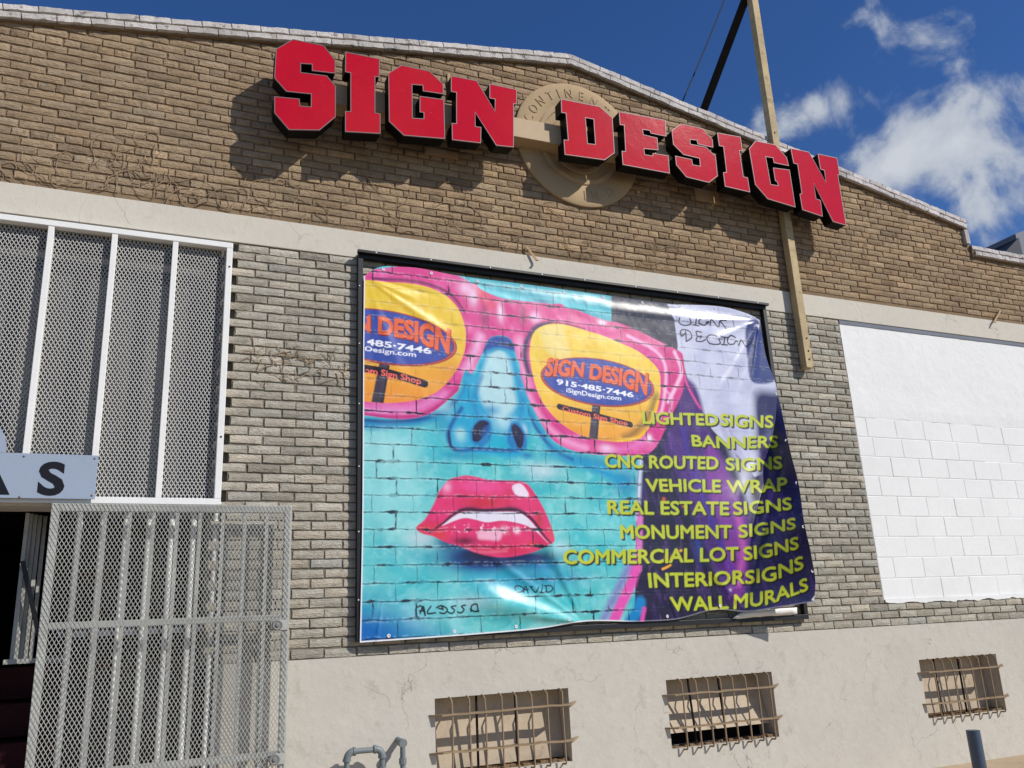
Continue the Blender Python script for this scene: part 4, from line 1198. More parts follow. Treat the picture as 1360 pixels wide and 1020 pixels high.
# skin
skin = lin((112, 204, 204))[None, None] * np.ones(SX.shape + (1,)); IMG = skin.copy()
setc(sstep(.42, .72, N1), (70, 190, 198)); setc(sstep(.5, .75, N2) * .45, (160, 226, 226)); setc(sstep(.56, .8, 1 - N1) * .5, (178, 226, 226))
setc(np.clip(glow(530, 640, 42, 70), 0, 1) * .6, (168, 222, 222)); setc(glow(625, 800, 30, 9) * .9, (176, 216, 222)); setc(glow(600, 775, 26, 22) * .25, (150, 215, 220))
setc(glow(540, 720, 26, 26) * .25 * (N3 + .5), (190, 226, 222)); setc(glow(720, 625, 26, 12) * .85, (205, 225, 230)); setc(glow(640, 612, 22, 8) * .6, (60, 205, 200))
setc(glow(560, 715, 18, 10) * .8, (205, 216, 222)); setc(glow(745, 728, 14, 10) * .7, (190, 220, 228))
setc(np.clip(glow(470, 862, 74, 46) * 1.3, 0, 1), (12, 108, 180)); setc(glow(500, 850, 60, 16) * .7, (16, 112, 184)); setc(glow(560, 852, 40, 12) * .7, (10, 150, 180))
setc(glow(610, 720, 24, 12) * .85 * sstep(.2, .6, N3 + .25), (20, 70, 130)); setc(np.clip(glow(640, 742, 52, 15) * 1.5, 0, 1), (14, 84, 156)); setc(np.clip(glow(650, 741, 46, 11) * 1.5, 0, 1), (18, 44, 108)); setc(np.clip(glow(700, 742, 40, 9) * 1.3, 0, 1), (16, 36, 96)); setc(np.clip(glow(640, 736, 24, 8) * 1.2, 0, 1), (30, 26, 72)); setc(glow(595, 720, 14, 9) * .7, (24, 50, 110)); setc(glow(720, 752, 26, 7) * .75, (10, 120, 180))
setc(glow(690, 780, 40, 12) * .5, (20, 180, 200)); setc(glow(790, 740, 30, 40) * .35, (60, 200, 205)); setc(glow(830, 640, 20, 20) * .8, (20, 130, 180)); setc(glow(800, 615, 30, 8) * .8, (20, 150, 190)); setc(glow(765, 610, 26, 7) * .8, (16, 130, 180))
# blue edge under the left lens and down the nose
setc(line_mask([c5(60, 225), c5(200, 235), c5(400, 215), c5(560, 180), c5(700, 110), c5(800, 20), (622, 500)], 14, 4), (14, 142, 190))
setc(line_mask([c5(60, 205), c5(300, 218), c5(560, 180), c5(740, 70)], 4, 1.5), (16, 90, 150))
setc(line_mask([(690, 500), (697, 530), (712, 562), (730, 590), (750, 606), (790, 622), (830, 640)], 12, 5), (14, 160, 200)); setc(line_mask([(698, 540), (712, 568), (734, 596), (760, 610)], 4, 2), (14, 96, 160))
# broad darker and lighter passages of the face
setc(glow(715, 768, 70, 14) * .75, (18, 140, 184)); setc(glow(560, 765, 40, 26) * .45, (60, 186, 196)); setc(glow(520, 600, 30, 26) * .75, (172, 226, 226)); setc(glow(500, 660, 26, 30) * .6, (160, 222, 222)); setc(glow(790, 690, 36, 22) * .35, (150, 226, 226))
setc(glow(590, 560, 16, 20) * .8, (16, 156, 196)); setc(glow(615, 605, 34, 7) * .8, (16, 150, 186)); setc(glow(575, 590, 16, 14) * .6, (40, 190, 204)); setc(glow(735, 600, 26, 10) * .6, (24, 160, 196)); setc(glow(585, 540, 18, 9) * .7, (180, 226, 228))
# nose
nose = [c2(-40, 1010), c2(60, 1000), c2(120, 880), c2(170, 740), c2(230, 640), c2(310, 628), c2(395, 640), c2(450, 720), c2(480, 830), c2(520, 1000), (700, 530), (705, 570), (690, 606), (650, 604), (605, 596), (596, 565), (605, 540), (618, 515)]
setc(poly_mask(nose, 3), (24, 170, 206))
setc(poly_mask([(645, 482), (651, 468), (662, 464), (672, 469), (678, 484), (683, 515), (685, 540), (664, 556), (647, 546), (636, 522), (639, 498)], 4), (186, 222, 226))
setc(line_mask([(636, 560), (630, 530), (640, 500)], 5, 3) * .6, (10, 120, 180)); setc(line_mask([(688, 560), (694, 530), (686, 495)], 5, 3) * .5, (10, 130, 190))
setc(poly_mask([c2(150, 790), c2(180, 700), c2(230, 636), c2(310, 626), c2(395, 638), c2(450, 700), c2(465, 770), c2(310, 755)], 3), (18, 78, 160)); setc(poly_mask([c2(180, 770), c2(300, 735), c2(440, 775), c2(455, 830), c2(400, 800), c2(310, 760), c2(230, 800)], 2) * .6, (22, 170, 206))
setc(glow(668, 560, 16, 14) * .8, (190, 226, 230)); setc(glow(612, 580, 8, 9) * .85, (160, 218, 222)); setc(glow(652, 545, 12, 7) * .8, (10, 150, 200)); setc(glow(661, 590, 14, 12) * .7, (10, 190, 206))
setc(line_mask([c5(780, 120), c5(715, 220), c5(680, 310), c5(705, 400), c5(770, 425), c5(900, 415), c5(1040, 425), c5(1180, 425)], 4.5, 2.2), (14, 92, 160)); setc(line_mask([c5(685, 290), c5(700, 390), c5(740, 420)], 3, 1), (18, 50, 110))
setc(glow(611, 574, 6, 6) * .6, (196, 226, 224)); setc(glow(696, 572, 5, 8) * .8, (210, 226, 230))
setc(poly_mask([c5(850, 360), c5(850, 270), c5(905, 205), c5(985, 215), c5(990, 330), c5(930, 395)], 2), (24, 132, 190)); setc(poly_mask([c5(857, 340), c5(862, 265), c5(905, 213), c5(950, 212), c5(976, 235), c5(955, 300), c5(905, 358), c5(870, 360)], .8), (34, 26, 72)); setc(poly_mask([c5(920, 330), c5(930, 270), c5(975, 240), c5(975, 290)], 1) * .7, (26, 100, 170))
setc(poly_mask([c5(1110, 360), c5(1130, 240), c5(1180, 220), c5(1240, 300), c5(1240, 410), c5(1170, 430)], 2), (24, 132, 190)); setc(poly_mask([c5(1140, 255), c5(1165, 235), c5(1208, 275), c5(1228, 335), c5(1215, 400), c5(1188, 408), c5(1165, 360), c5(1148, 310)], .8), (34, 26, 72)); setc(glow(*c5(1250, 460), 8, 4) * .9, (30, 130, 190))
# forehead, hair at top, pale wall at the right
fore = [(600, 350), (830, 375), (830, 450), (800, 440), (770, 420), (745, 408), (697, 402), (660, 396), (634, 384)]
setc(poly_mask(fore, 1, False), (20, 170, 186)); setc(line_mask([(634, 381), (661, 391), (697, 398), (750, 404), (800, 414), (826, 420)], 7, 4), (130, 222, 230)); setc(line_mask([(625, 371), (700, 384), (800, 399)], 3, 2) * .7, (150, 220, 225)); setc(glow(720, 400, 20, 3) * .6, (70, 60, 130))
setc(poly_mask([(1300, 300), (1300, 1000), (840, 1000), (846, 640), (850, 600), (860, 500), (812, 455), (812, 360)], 1, False), (38, 34, 70))
pale = [c4(580, 200), c4(1400, 200), c4(1500, 1000), cT(1100, 0), cT(1060, 260), cT(900, 330), cT(830, 240), cT(720, 130), c4(840, 1010), c4(760, 830), c4(700, 620), c4(680, 600), c4(655, 370)]
setc(poly_mask(pale, 1.2, False), (206, 208, 226)); setc(poly_mask(pale, 4, False) * sstep(.45, .7, N1) * .5, (176, 180, 208))
setc(poly_mask([c4(1195, 420), c4(1290, 380), c4(1400, 700), c4(1400, 830), c4(1240, 830), c4(1205, 650)], 2), (66, 78, 132)); setc(poly_mask([cT(900, -10), cT(980, -30), cT(1100, 0), cT(1200, 400), cT(1250, 1000), cT(900, 950), cT(880, 560), cT(930, 420), cT(905, 200)], 9), (42, 40, 92)); setc(glow(*cT(955, 130), 8, 26) * .6 * N2, (140, 150, 190))
setc(line_mask([cT(760, 60), cT(800, 200), cT(850, 330), cT(880, 440)], 14, 6) * .8, (196, 196, 216)); setc(line_mask([cT(880, 0), cT(895, 200), cT(870, 380)], 12, 7) * .7, (214, 216, 230))
# purple hair lock
setc(poly_mask([c3(1060, 470), c3(1120, 480), c3(1160, 560), cT(700, 110), cT(760, 230), cT(830, 380), cT(880, 520), cT(880, 700), cT(850, 880), cT(770, 830), cT(700, 640), cT(640, 480), cT(560, 300), cT(520, 200), cT(560, 90)], 4), (82, 44, 122))
setc(poly_mask([cT(700, 160), cT(760, 260), cT(830, 420), cT(870, 560), cT(860, 760), cT(830, 860), cT(780, 740), cT(760, 560), cT(700, 380)], 5) * .75, (146, 66, 164)); setc(line_mask([cT(830, 500), cT(850, 640), cT(830, 780)], 9, 5) * .7, (214, 110, 190))
setc(line_mask([cT(600, 130), cT(640, 300), cT(720, 520), cT(800, 720)], 7, 5) * .6, (70, 60, 180)); setc(line_mask([c4(710, 630), c4(740, 820), c4(800, 950), c4(850, 1030)], 4, 1.4), (226, 80, 160)); setc(glow(*cT(600, 560), 12, 30) * .7, (20, 16, 40)); setc(glow(*cT(660, 620), 8, 24) * .5, (60, 90, 190)); setc(glow(*cT(640, 190), 9, 14) * .7, (34, 22, 60))
hair = poly_mask([(850, 610), (880, 580), (905, 530), (960, 560), (1100, 600), (1100, 1000), (845, 1000)], 3, False)
setc(hair * sstep(.5, .75, fbm(SX / 9 + SZ / 30, SZ / 44, 4, 71)) * .22, (124, 80, 176)); setc(hair * sstep(.66, .8, fbm(SX / 5, SZ / 16, 3, 75)) * .14, (190, 150, 220))
setc(glow(888, 742, 6, 4) * .8, (236, 150, 60)); setc(line_mask([cT(510, 720), cT(545, 700), cT(560, 660), cT(590, 640)], 3.2, .8), (240, 176, 60)); setc(glow(*cT(600, 450), 3, 3), (236, 150, 60)); setc(glow(*cT(515, 425), 3, 3), (226, 120, 60))
# pale and pink lines along the cheek
setc(line_mask([(851, 612), (849, 650), (847, 690)], 6, 2.4), (206, 220, 236)); setc(line_mask([(850, 684), (849, 720), (848, 756)], 10, 2), (222, 130, 196))
setc(line_mask([(846, 745), (838, 775), (826, 800), (812, 832)], 15, 2.5), (232, 96, 184)); setc(line_mask([(836, 750), (822, 780), (800, 826)], 9, 5) * .8, (150, 110, 196)); setc(line_mask([c8(1080, 680), c8(1060, 740), c8(1000, 830)], 16, 3), (20, 140, 200)); setc(line_mask([c8(1110, 730), c8(1090, 830)], 6, 1.6), (222, 90, 180))
# navy hair beside the glasses
setc(poly_mask([c4(190, 150), c4(560, 200), c4(600, 300), c4(650, 355), c4(682, 560), c4(670, 600), c4(560, 540), c4(400, 450), c4(235, 400), c4(215, 290)], 1, False), (36, 34, 66)); setc(poly_mask([c4(560, 225), c4(620, 240), c4(640, 350), c4(600, 340)], .8) * .0, (30, 30, 60))
# pink glasses
PINK = (220, 66, 146)
lo = [c1(-60, 95), c1(60, 100), c1(100, 88), c1(240, 68), c1(340, 62), c1(520, 90), c1(640, 122), c1(720, 168), c1(775, 240), c1(795, 320), c1(830, 400), c1(880, 500), c1(830, 512), c1(795, 590), c1(740, 690), c1(665, 805), c1(560, 905), c1(460, 975), c1(330, 1003), c1(200, 998), c1(60, 980), c1(-60, 970)]
brd_ = [c2(60, 120), c2(140, 180), c2(300, 250), c2(420, 275), c2(540, 290), c2(800, 318), c2(950, 350), c2(1000, 700), c2(520, 1000), c2(480, 830), c2(450, 700), c2(400, 640), c2(310, 622), c2(220, 632), c2(165, 730), c2(110, 870), c2(40, 980), c2(-20, 700), c2(0, 300)]
ro = [c3(40, 30), c3(150, -8), c3(330, -2), c3(530, 70), c3(650, 95), c3(780, 150), c3(900, 210), c3(1015, 265), c3(1050, 300), c3(1062, 400), c3(1060, 500), c3(1035, 580), c3(965, 720), c3(900, 860), c3(825, 935), c3(680, 950), c3(540, 945), c3(400, 928), c3(280, 888), c3(200, 830), c3(125, 710), c3(60, 580), c3(15, 450), c3(-8, 350), c3(0, 150)]
mk = np.maximum(np.maximum(poly_mask(lo, .8), poly_mask(brd_, .8)), poly_mask(ro, .8)); mk = mk * (1 - poly_mask(nose[:10] + [(690, 600), (600, 600)], .9))
inner = poly_mask(lo, 5, grow=-7)
setc(mk, PINK); setc(mk * sstep(.5, .75, N1) * .6, (240, 130, 186)); setc(mk * sstep(.5, .72, 1 - N2) * .35, (206, 60, 140))
setc(mk * glow(*c2(110, 220), 18, 12) * .9, (226, 60, 90)); setc(mk * glow(*c2(240, 330), 12, 9) * .7, (222, 70, 100)); setc(mk * glow(*c2(60, 250), 7, 14) * .9, (240, 214, 236)); setc(mk * glow(*c1(690, 200), 12, 10) * .8, (238, 206, 232)); setc(mk * glow(*c2(325, 400), 5, 14) * 1.0, (244, 210, 232)); setc(mk * glow(*c2(665, 450), 8, 8) * .9, (238, 190, 222)); setc(mk * glow(*c2(540, 430), 5, 14) * .7, (120, 30, 80)); setc(mk * glow(*c2(170, 450), 6, 18) * .6, (120, 40, 90))
setc(mk * line_mask([c1(780, 500), c1(740, 600), c1(700, 700)], 12, 5) * .8, (242, 190, 222)); setc(mk * line_mask([c1(60, 940), c1(250, 950), c1(400, 930), c1(560, 850)], 12, 5) * .7, (232, 150, 206)); setc(mk * line_mask([c1(60, 975), c1(250, 992), c1(460, 960), c1(640, 820)], 4, 2) * .8, (190, 40, 120))
setc(mk * line_mask([c1(120, 140), c1(330, 150), c1(480, 180), c1(600, 240), c1(680, 340)], 4, 1.4) * .85, (112, 26, 92))
setc(mk * line_mask([c3(60, 560), c3(150, 720), c3(280, 840), c3(430, 900)], 8, 4) * .75, (246, 176, 214)); setc(mk * line_mask([c3(0, 200), c3(10, 350), c3(60, 500)], 10, 5) * .6, (246, 186, 220)); setc(mk * line_mask([c3(330, 20), c3(530, 90), c3(700, 140), c3(850, 210), c3(960, 300), c3(1000, 440), c3(980, 600), c3(900, 760)], 7, 2) * .5, (206, 40, 116))
setc(mk * line_mask([c3(700, 175), c3(860, 260), c3(930, 340), c3(945, 440), c3(930, 600), c3(900, 720)], 5, 2) * .9, (250, 196, 226)); setc(mk * line_mask([c3(1000, 280), c3(1045, 400), c3(1010, 500), c3(960, 600)], 6, 2) * .9, (250, 206, 230)); setc(mk * line_mask([c3(1045, 290), c3(1062, 400), c3(1055, 500), c3(975, 500)], 2.5, 1), (206, 30, 104)); setc(mk * line_mask([c3(540, 920), c3(700, 900), c3(800, 850)], 10, 5) * .7, (240, 140, 206)); setc(mk * glow(*c3(838, 835), 5, 6), (250, 232, 244)); setc(mk * glow(*c3(535, 92), 6, 3), (250, 220, 238)); setc(mk * glow(*c3(100, 60), 6, 7) * .9, (244, 200, 226)); setc(mk * glow(*c3(560, 900), 12, 6) * .8, (244, 214, 232)); setc(mk * glow(*c4(110, 385), 6, 3), (250, 226, 240))
setc(mk * line_mask([c3(60, 420), c3(35, 300), c3(50, 200), c3(110, 120), c3(200, 95)], 7, 2.2), (84, 56, 104)); setc(mk * line_mask([c3(200, 95), c3(300, 98), c3(420, 130)], 3, 1) * .8, (140, 36, 84))
setc(mk * line_mask([c3(930, 520), c3(985, 580), c3(960, 700)], 4, 2) * .6, (246, 200, 226))


# lenses
def grad(mask, pts_cols):
    """vertical print gradient between surveyed heights"""
    zs_ = [cv([(x, y)])[0][1] for x, y, _ in pts_cols]; o = np.argsort(zs_); zs_ = np.array(zs_)[o]; cs = np.array([lin(pts_cols[i][2]) for i in o])
    c = np.stack([np.interp(SZ, zs_, cs[:, k]) for k in range(3)], -1); setc(mask, c)


ll = poly_mask([c1(-60, 150), c1(65, 150), c1(90, 148), c1(200, 160), c1(330, 168), c1(450, 190), c1(560, 240), c1(640, 320), c1(680, 420), c1(690, 510), c1(675, 610), c1(620, 720), c1(540, 815), c1(440, 872), c1(330, 897), c1(200, 905), c1(65, 897), c1(-60, 890)], .8)
rl = poly_mask([c3(75, 200), c3(95, 150), c3(140, 115), c3(210, 98), c3(290, 103), c3(400, 132), c3(530, 172), c3(640, 217), c3(760, 272), c3(850, 340), c3(897, 400), c3(910, 470), c3(905, 570), c3(880, 680), c3(820, 790), c3(760, 845), c3(640, 860), c3(530, 850), c3(440, 832), c3(340, 788), c3(240, 715), c3(150, 605), c3(105, 500), c3(80, 400), c3(65, 290)], .8)
grad(ll, [(520, 380, (238, 206, 60)), (520, 450, (240, 204, 70)), (520, 490, (240, 176, 60)), (520, 530, (238, 156, 50))]); grad(rl, [(770, 450, (244, 214, 84)), (770, 520, (244, 206, 74)), (800, 570, (242, 176, 60)), (800, 585, (240, 168, 56))])
lens = np.maximum(ll, rl); setc(lens * sstep(.5, .75, N2) * .3, (236, 180, 70)); setc(rl * poly_mask([c3(140, 130), c3(270, 110), c3(300, 200), c3(320, 320), c3(200, 300), c3(150, 220)], 3) * .7, (240, 222, 150)); setc(ll * glow(*c1(600, 720), 12, 18) * .35, (206, 120, 40)); setc(rl * line_mask([c3(880, 560), c3(830, 700), c3(740, 800), c3(680, 830)], 9, 5) * .75, (120, 96, 50)); setc(rl * line_mask([c3(895, 600), c3(850, 740), c3(770, 830), c3(640, 850)], 5, 1.5), (246, 196, 40)); setc(ll * glow(*c1(470, 800), 18, 8) * .3, (244, 190, 110)); setc(rl * glow(*c3(330, 800), 16, 8) * .5, (236, 140, 50))


def warp_tris(v, t, bot, top, cap=.729):
    """lay text between a surveyed base line and a surveyed cap line"""
    x0_, x1_ = v[:, 0].min(), v[:, 0].max(); s = (v[:, 0] - x0_) / (x1_ - x0_); y = v[:, 1] / cap
    bot = np.array(bot, float); top = np.array(top, float)

    def along(c): d = np.r_[0, np.cumsum(np.hypot(*np.diff(c, axis=0).T))]; d = d / d[-1]; q = s * 1.0; return np.stack([np.interp(q, d, c[:, 0]), np.interp(q, d, c[:, 1])], 1)
    B_ = along(bot); T_ = along(top); return B_ + (T_ - B_) * y[:, None]


du_ = 648.0 / NU; IX = None


def tri_mask(ptsK, t):
    """antialiased mask of triangles on the cloth grid (2x2 samples)"""
    out = np.zeros(SX.shape); gx = du_ * .25; x_all = ptsK[:, 0]; z_all = ptsK[:, 1]
    bb = (SX > x_all.min() - 3) & (SX < x_all.max() + 3) & (SZ > z_all.min() - 3) & (SZ < z_all.max() + 3)
    rows = np.where(bb.any(1))[0]; cols = np.where(bb.any(0))[0]
    if not len(rows): return out
    r0, r1, c0, c1_ = rows[0], rows[-1] + 1, cols[0], cols[-1] + 1; X = SX[r0:r1, c0:c1_]; Z = SZ[r0:r1, c0:c1_]; acc = np.zeros(X.shape)
    colx = X.mean(0); rowz = Z.mean(1); sl = 8
    for ox in (-gx, gx):
        for oz in (-gx, gx):
            m = np.zeros(X.shape, bool); Xo = X + ox; Zo = Z + oz
            for tri in t:
                a, b_, c = ptsK[tri[0]], ptsK[tri[1]], ptsK[tri[2]]
                xa, xb = min(a[0], b_[0], c[0]), max(a[0], b_[0], c[0]); za, zb__ = min(a[1], b_[1], c[1]), max(a[1], b_[1], c[1])
                i0 = max(np.searchsorted(colx, xa - sl) - 2, 0); i1 = np.searchsorted(colx, xb + sl) + 2
                j0 = max(np.searchsorted(-rowz, -zb__ - sl) - 2, 0); j1 = np.searchsorted(-rowz, -za + sl) + 2
                xs_, zs_ = Xo[j0:j1, i0:i1], Zo[j0:j1, i0:i1]
                if xs_.size == 0: continue
                d1 = (b_[0] - a[0]) * (zs_ - a[1]) - (b_[1] - a[1]) * (xs_ - a[0]); d2 = (c[0] - b_[0]) * (zs_ - b_[1]) - (c[1] - b_[1]) * (xs_ - b_[0]); d3 = (a[0] - c[0]) * (zs_ - c[1]) - (a[1] - c[1]) * (xs_ - c[0])
                m[j0:j1, i0:i1] |= ((d1 >= 0) & (d2 >= 0) & (d3 >= 0)) | ((d1 <= 0) & (d2 <= 0) & (d3 <= 0))
            acc += m
    out[r0:r1, c0:c1_] = acc / 4; return out


def dilate(m, k=1.0):
    o = m.copy()
    for di, dj, w in ((0, 1, 1), (0, -1, 1), (1, 0, 1), (-1, 0, 1), (1, 1, .6), (1, -1, .6), (-1, 1, .6), (-1, -1, .6)): o = np.maximum(o, np.roll(np.roll(m, di, 0), dj, 1) * w * k)
    return o


def text_on(body, bot, top, col, bold=.03, shadow=None, off=(1.0, -1.0), cap=.729, dil=0.0):
    v, t = text_mesh(body, bold, 3); q = warp_tris(v, t, bot, top, cap); k = cv([tuple(p_) for p_ in q])
    if shadow is not None:
        for f in (1, .5):
            m = tri_mask(k + np.array(off) * f, t); setc(dilate(dilate(m, dil), .6) if dil else m, shadow)
    m = tri_mask(k, t); m = dilate(dilate(m, dil), .3) if dil else m; setc(m, col); return m


def logo(ec, ax, by, title_b, title_t, ph_b, ph_t, ur_b, ur_t, pill, pill_w, cs_b, cs_t, post, lensm):
    global IMG
    keep = IMG.copy()
    th = np.linspace(0, 2 * np.pi, 60, endpoint=False)
    setc(poly_mask(post, .6, False), (84, 72, 84)); setc(poly_mask([post[1], post[2], tuple(np.array(post[2]) * .8 + np.array(post[3]) * .2), tuple(np.array(post[1]) * .8 + np.array(post[0]) * .2)], .6, False), (60, 50, 60))
    for k_, c, dy in ((1.045, (150, 40, 40), .7), (1.04, (196, 92, 84), 0), (1.0, (120, 52, 66), 0), (.985, (72, 92, 172), 0)):
        e = [(ec[0] + ax[0] * math.cos(a) * k_ + by[0] * math.sin(a) * k_, ec[1] + dy + ax[1] * math.cos(a) * k_ + by[1] * math.sin(a) * k_) for a in th]; setc(poly_mask(e, .5, False), c)
    setc(line_mask(pill, pill_w, .5), (44, 26, 34))
    text_on('Custom Sign Shop', cs_b, cs_t, (246, 120, 104), .022)
    text_on('915·485·7446', ph_b, ph_t, (246, 246, 250), .028); text_on('iSignDesign.com', ur_b, ur_t, (246, 246, 250), .016)
    text_on('SIGN DESIGN', title_b, title_t, (236, 118, 72), .046, (150, 44, 34), (.9, -1.8))
    out = 1 - lensm
    if lensm is not None: IMG = IMG * lensm[..., None] + keep * (1 - lensm[..., None])


text_fill = None
logo(c3(503, 472), (352 / 4.858, 46 / 4.858), (0, 146 / 4.858),
     [c3(160, 428), c3(390, 432), c3(430, 442), c3(640, 486), c3(822, 552)], [c3(178, 312), c3(400, 342), c3(440, 352), c3(650, 380), c3(833, 415)],
     [c3(238, 487), c3(370, 507), c3(500, 531), c3(735, 573)], [c3(240, 452), c3(370, 474), c3(505, 497), c3(738, 540)],
     [c3(301, 537), c3(480, 571), c3(655, 592)], [c3(303, 508), c3(482, 541), c3(658, 563)],
     [c3(258, 632), c3(490, 690), c3(715, 748)], 8.4, [c3(275, 657), c3(480, 707), c3(697, 755)], [c3(277, 626), c3(485, 676), c3(699, 724)],
     [c3(470, 618), c3(522, 620), c3(503, 842), c3(448, 834)], np.maximum(rl, poly_mask(ro, 1)))
logo(c1(195, 498), (422 / 4.639, 62 / 4.639), (0, 160 / 4.639),
     [c1(-193, 448), c1(95, 462), c1(135, 470), c1(340, 506), c1(588, 598)], [c1(-190, 322), c1(110, 362), c1(152, 368), c1(380, 398), c1(597, 450)],
     [c1(-114, 520), c1(85, 546), c1(300, 578), c1(478, 603)], [c1(-110, 480), c1(85, 507), c1(300, 540), c1(480, 565)],
     [c1(-55, 566), c1(200, 601), c1(383, 622)], [c1(-55, 536), c1(200, 570), c1(385, 592)],
     [c1(-60, 676), c1(180, 712), c1(435, 787)], 10.2, [c1(-60, 700), c1(200, 741), c1(414, 790)], [c1(-60, 662), c1(200, 702), c1(416, 752)],
     [c1(160, 645), c1(225, 648), c1(182, 905), c1(108, 900)], np.maximum(ll, poly_mask(lo, 1)))

# lips
outer = [c6(80, 500), c6(150, 430), c6(220, 310), c6(270, 200), c6(340, 112), c6(420, 82), c6(500, 72), c6(580, 85), c6(680, 108), c6(800, 112), c6(930, 118), c6(1000, 150), c6(1060, 230), c6(1130, 350), c6(1180, 470), c6(1215, 600), c6(1170, 640), c6(1060, 692), c6(950, 722), c6(820, 742), c6(700, 735), c6(560, 702), c6(450, 655), c6(330, 622), c6(220, 570), c6(130, 548)]
lm = poly_mask(outer, 1); setc(lm, (228, 62, 124)); setc(lm * sstep(.5, .75, N2) * .5, (214, 50, 90))
setc(lm * glow(*c6(640, 290), 32, 9) * .9, (206, 40, 60)); setc(lm * glow(*c6(600, 160), 30, 9) * .6, (240, 100, 170)); setc(lm * glow(*c6(330, 165), 6, 7) * .9, (240, 180, 210)); setc(lm * poly_mask([c6(875, 150), c6(940, 140), c6(1000, 215), c6(985, 250), c6(900, 230), c6(872, 190)], 1.2), (240, 222, 236)); setc(lm * glow(*c6(1090, 440), 5, 12) * .8, (190, 70, 70)); setc(lm * glow(*c6(150, 510), 14, 6) * .9, (214, 56, 70)); setc(lm * glow(*c6(270, 560), 12, 8) * .9, (222, 66, 76)); setc(lm * glow(*c6(1180, 560), 7, 12) * .7, (226, 80, 90))
setc(lm * glow(*c6(480, 610), 16, 5) * .9, (110, 24, 66)); setc(lm * glow(*c6(750, 690), 50, 6) * .8, (206, 40, 76)); setc(lm * line_mask([c6(470, 680), c6(640, 700), c6(820, 690)], 3, 2) * .5, (246, 150, 180)); setc(lm * glow(*c6(1050, 640), 12, 4) * .7, (214, 60, 60))
teeth = [c6(290, 485), c6(340, 440), c6(400, 400), c6(470, 368), c6(600, 366), c6(760, 368), c6(900, 372), c6(970, 400), c6(1040, 470), c6(1100, 555), c6(1160, 625), c6(1080, 545), c6(1000, 490), c6(900, 458), c6(780, 442), c6(660, 455), c6(560, 432), c6(480, 420), c6(400, 440)]
setc(poly_mask(teeth, .8), (232, 226, 238)); setc(line_mask([c6(190, 540), c6(300, 462), c6(400, 378), c6(490, 350), c6(640, 358), c6(850, 350), c6(950, 372), c6(1050, 452), c6(1120, 552), c6(1190, 628)], 4.2, 1.2, taper=True), (58, 22, 60)); setc(glow(*c6(530, 345), 12, 3.5) * .7, (80, 24, 60)); setc(glow(*c6(860, 345), 12, 3.5) * .7, (70, 24, 60))
setc(poly_mask([c6(590, 530), c6(680, 515), c6(775, 520), c6(765, 600), c6(660, 600), c6(590, 590)], 2) * .85, (246, 196, 216)); setc(lm * sstep(.62, .72, N3) * line_mask([c6(400, 520), c6(600, 505), c6(780, 530), c6(900, 510), c6(1010, 500)], 9, 3), (248, 212, 226)); setc(glow(*c6(905, 520), 4, 4), (250, 226, 236)); setc(glow(*c6(800, 520), 6, 5) * .8, (246, 200, 220))

# painted-on brick joints of the mural
rowz = np.array([cv([c5(78, y)])[0][1] for y in (18, 150, 270, 400, 520, 635, 745, 870)]); pz = -np.mean(np.diff(rowz)); z0_ = rowz[-1] + pz * 7
wobz = 1.3 * (fbm(SX / 16, SZ / 60, 4, 91) - .5) * 2
rr_ = (z0_ - (SZ + wobz)) / pz; ri = np.round(rr_); dz_ = np.abs(rr_ - ri) * pz
rowi = np.floor(rr_).astype(int); colw = 52.0; offr = (np.sin(rowi * 12.9) * 3.1) % 1 * 7 + (rowi % 2) * colw / 2
wobx = 1.2 * (fbm(SX / 60, SZ / 8, 3, 95) - .5) * 2; cc = (SX + wobx + offr) / colw; dx_ = np.abs(cc - np.round(cc)) * colw
thick = .55 + 1.9 * sstep(.45, .85, fbm(SX / 14, SZ / 40, 4, 97)); dark_n = .35 + .65 * sstep(.3, .6, fbm(SX / 9, SZ / 9, 4, 99))
jm = np.maximum(np.clip((thick - dz_) / .9 + .5, 0, 1), np.clip((thick * .55 - dx_) / .9 + .5, 0, 1)) * dark_n
face_region = 1 - poly_mask([(900, 520), (1200, 500), (1200, 1000), (845, 1000), (850, 640), (880, 600)], 6, False) * .82
white_region = poly_mask(pale, 4, False)
jm = np.clip(jm * (1 + .5 * mk * (1 - lens)), 0, 1)
strength = jm * face_region * (1 - .72 * lens) * (1 - .45 * white_region)
IMG = IMG * (1 - strength[..., None] * .95) + lin((16, 22, 52)) * strength[..., None] * .95
edge2 = np.exp(-((dz_ - 2.0) / .9) ** 2) * .22 * sstep(.4, .7, N3) * face_region; IMG = IMG * (1 - edge2[..., None]) + lin((230, 240, 240)) * edge2[..., None]

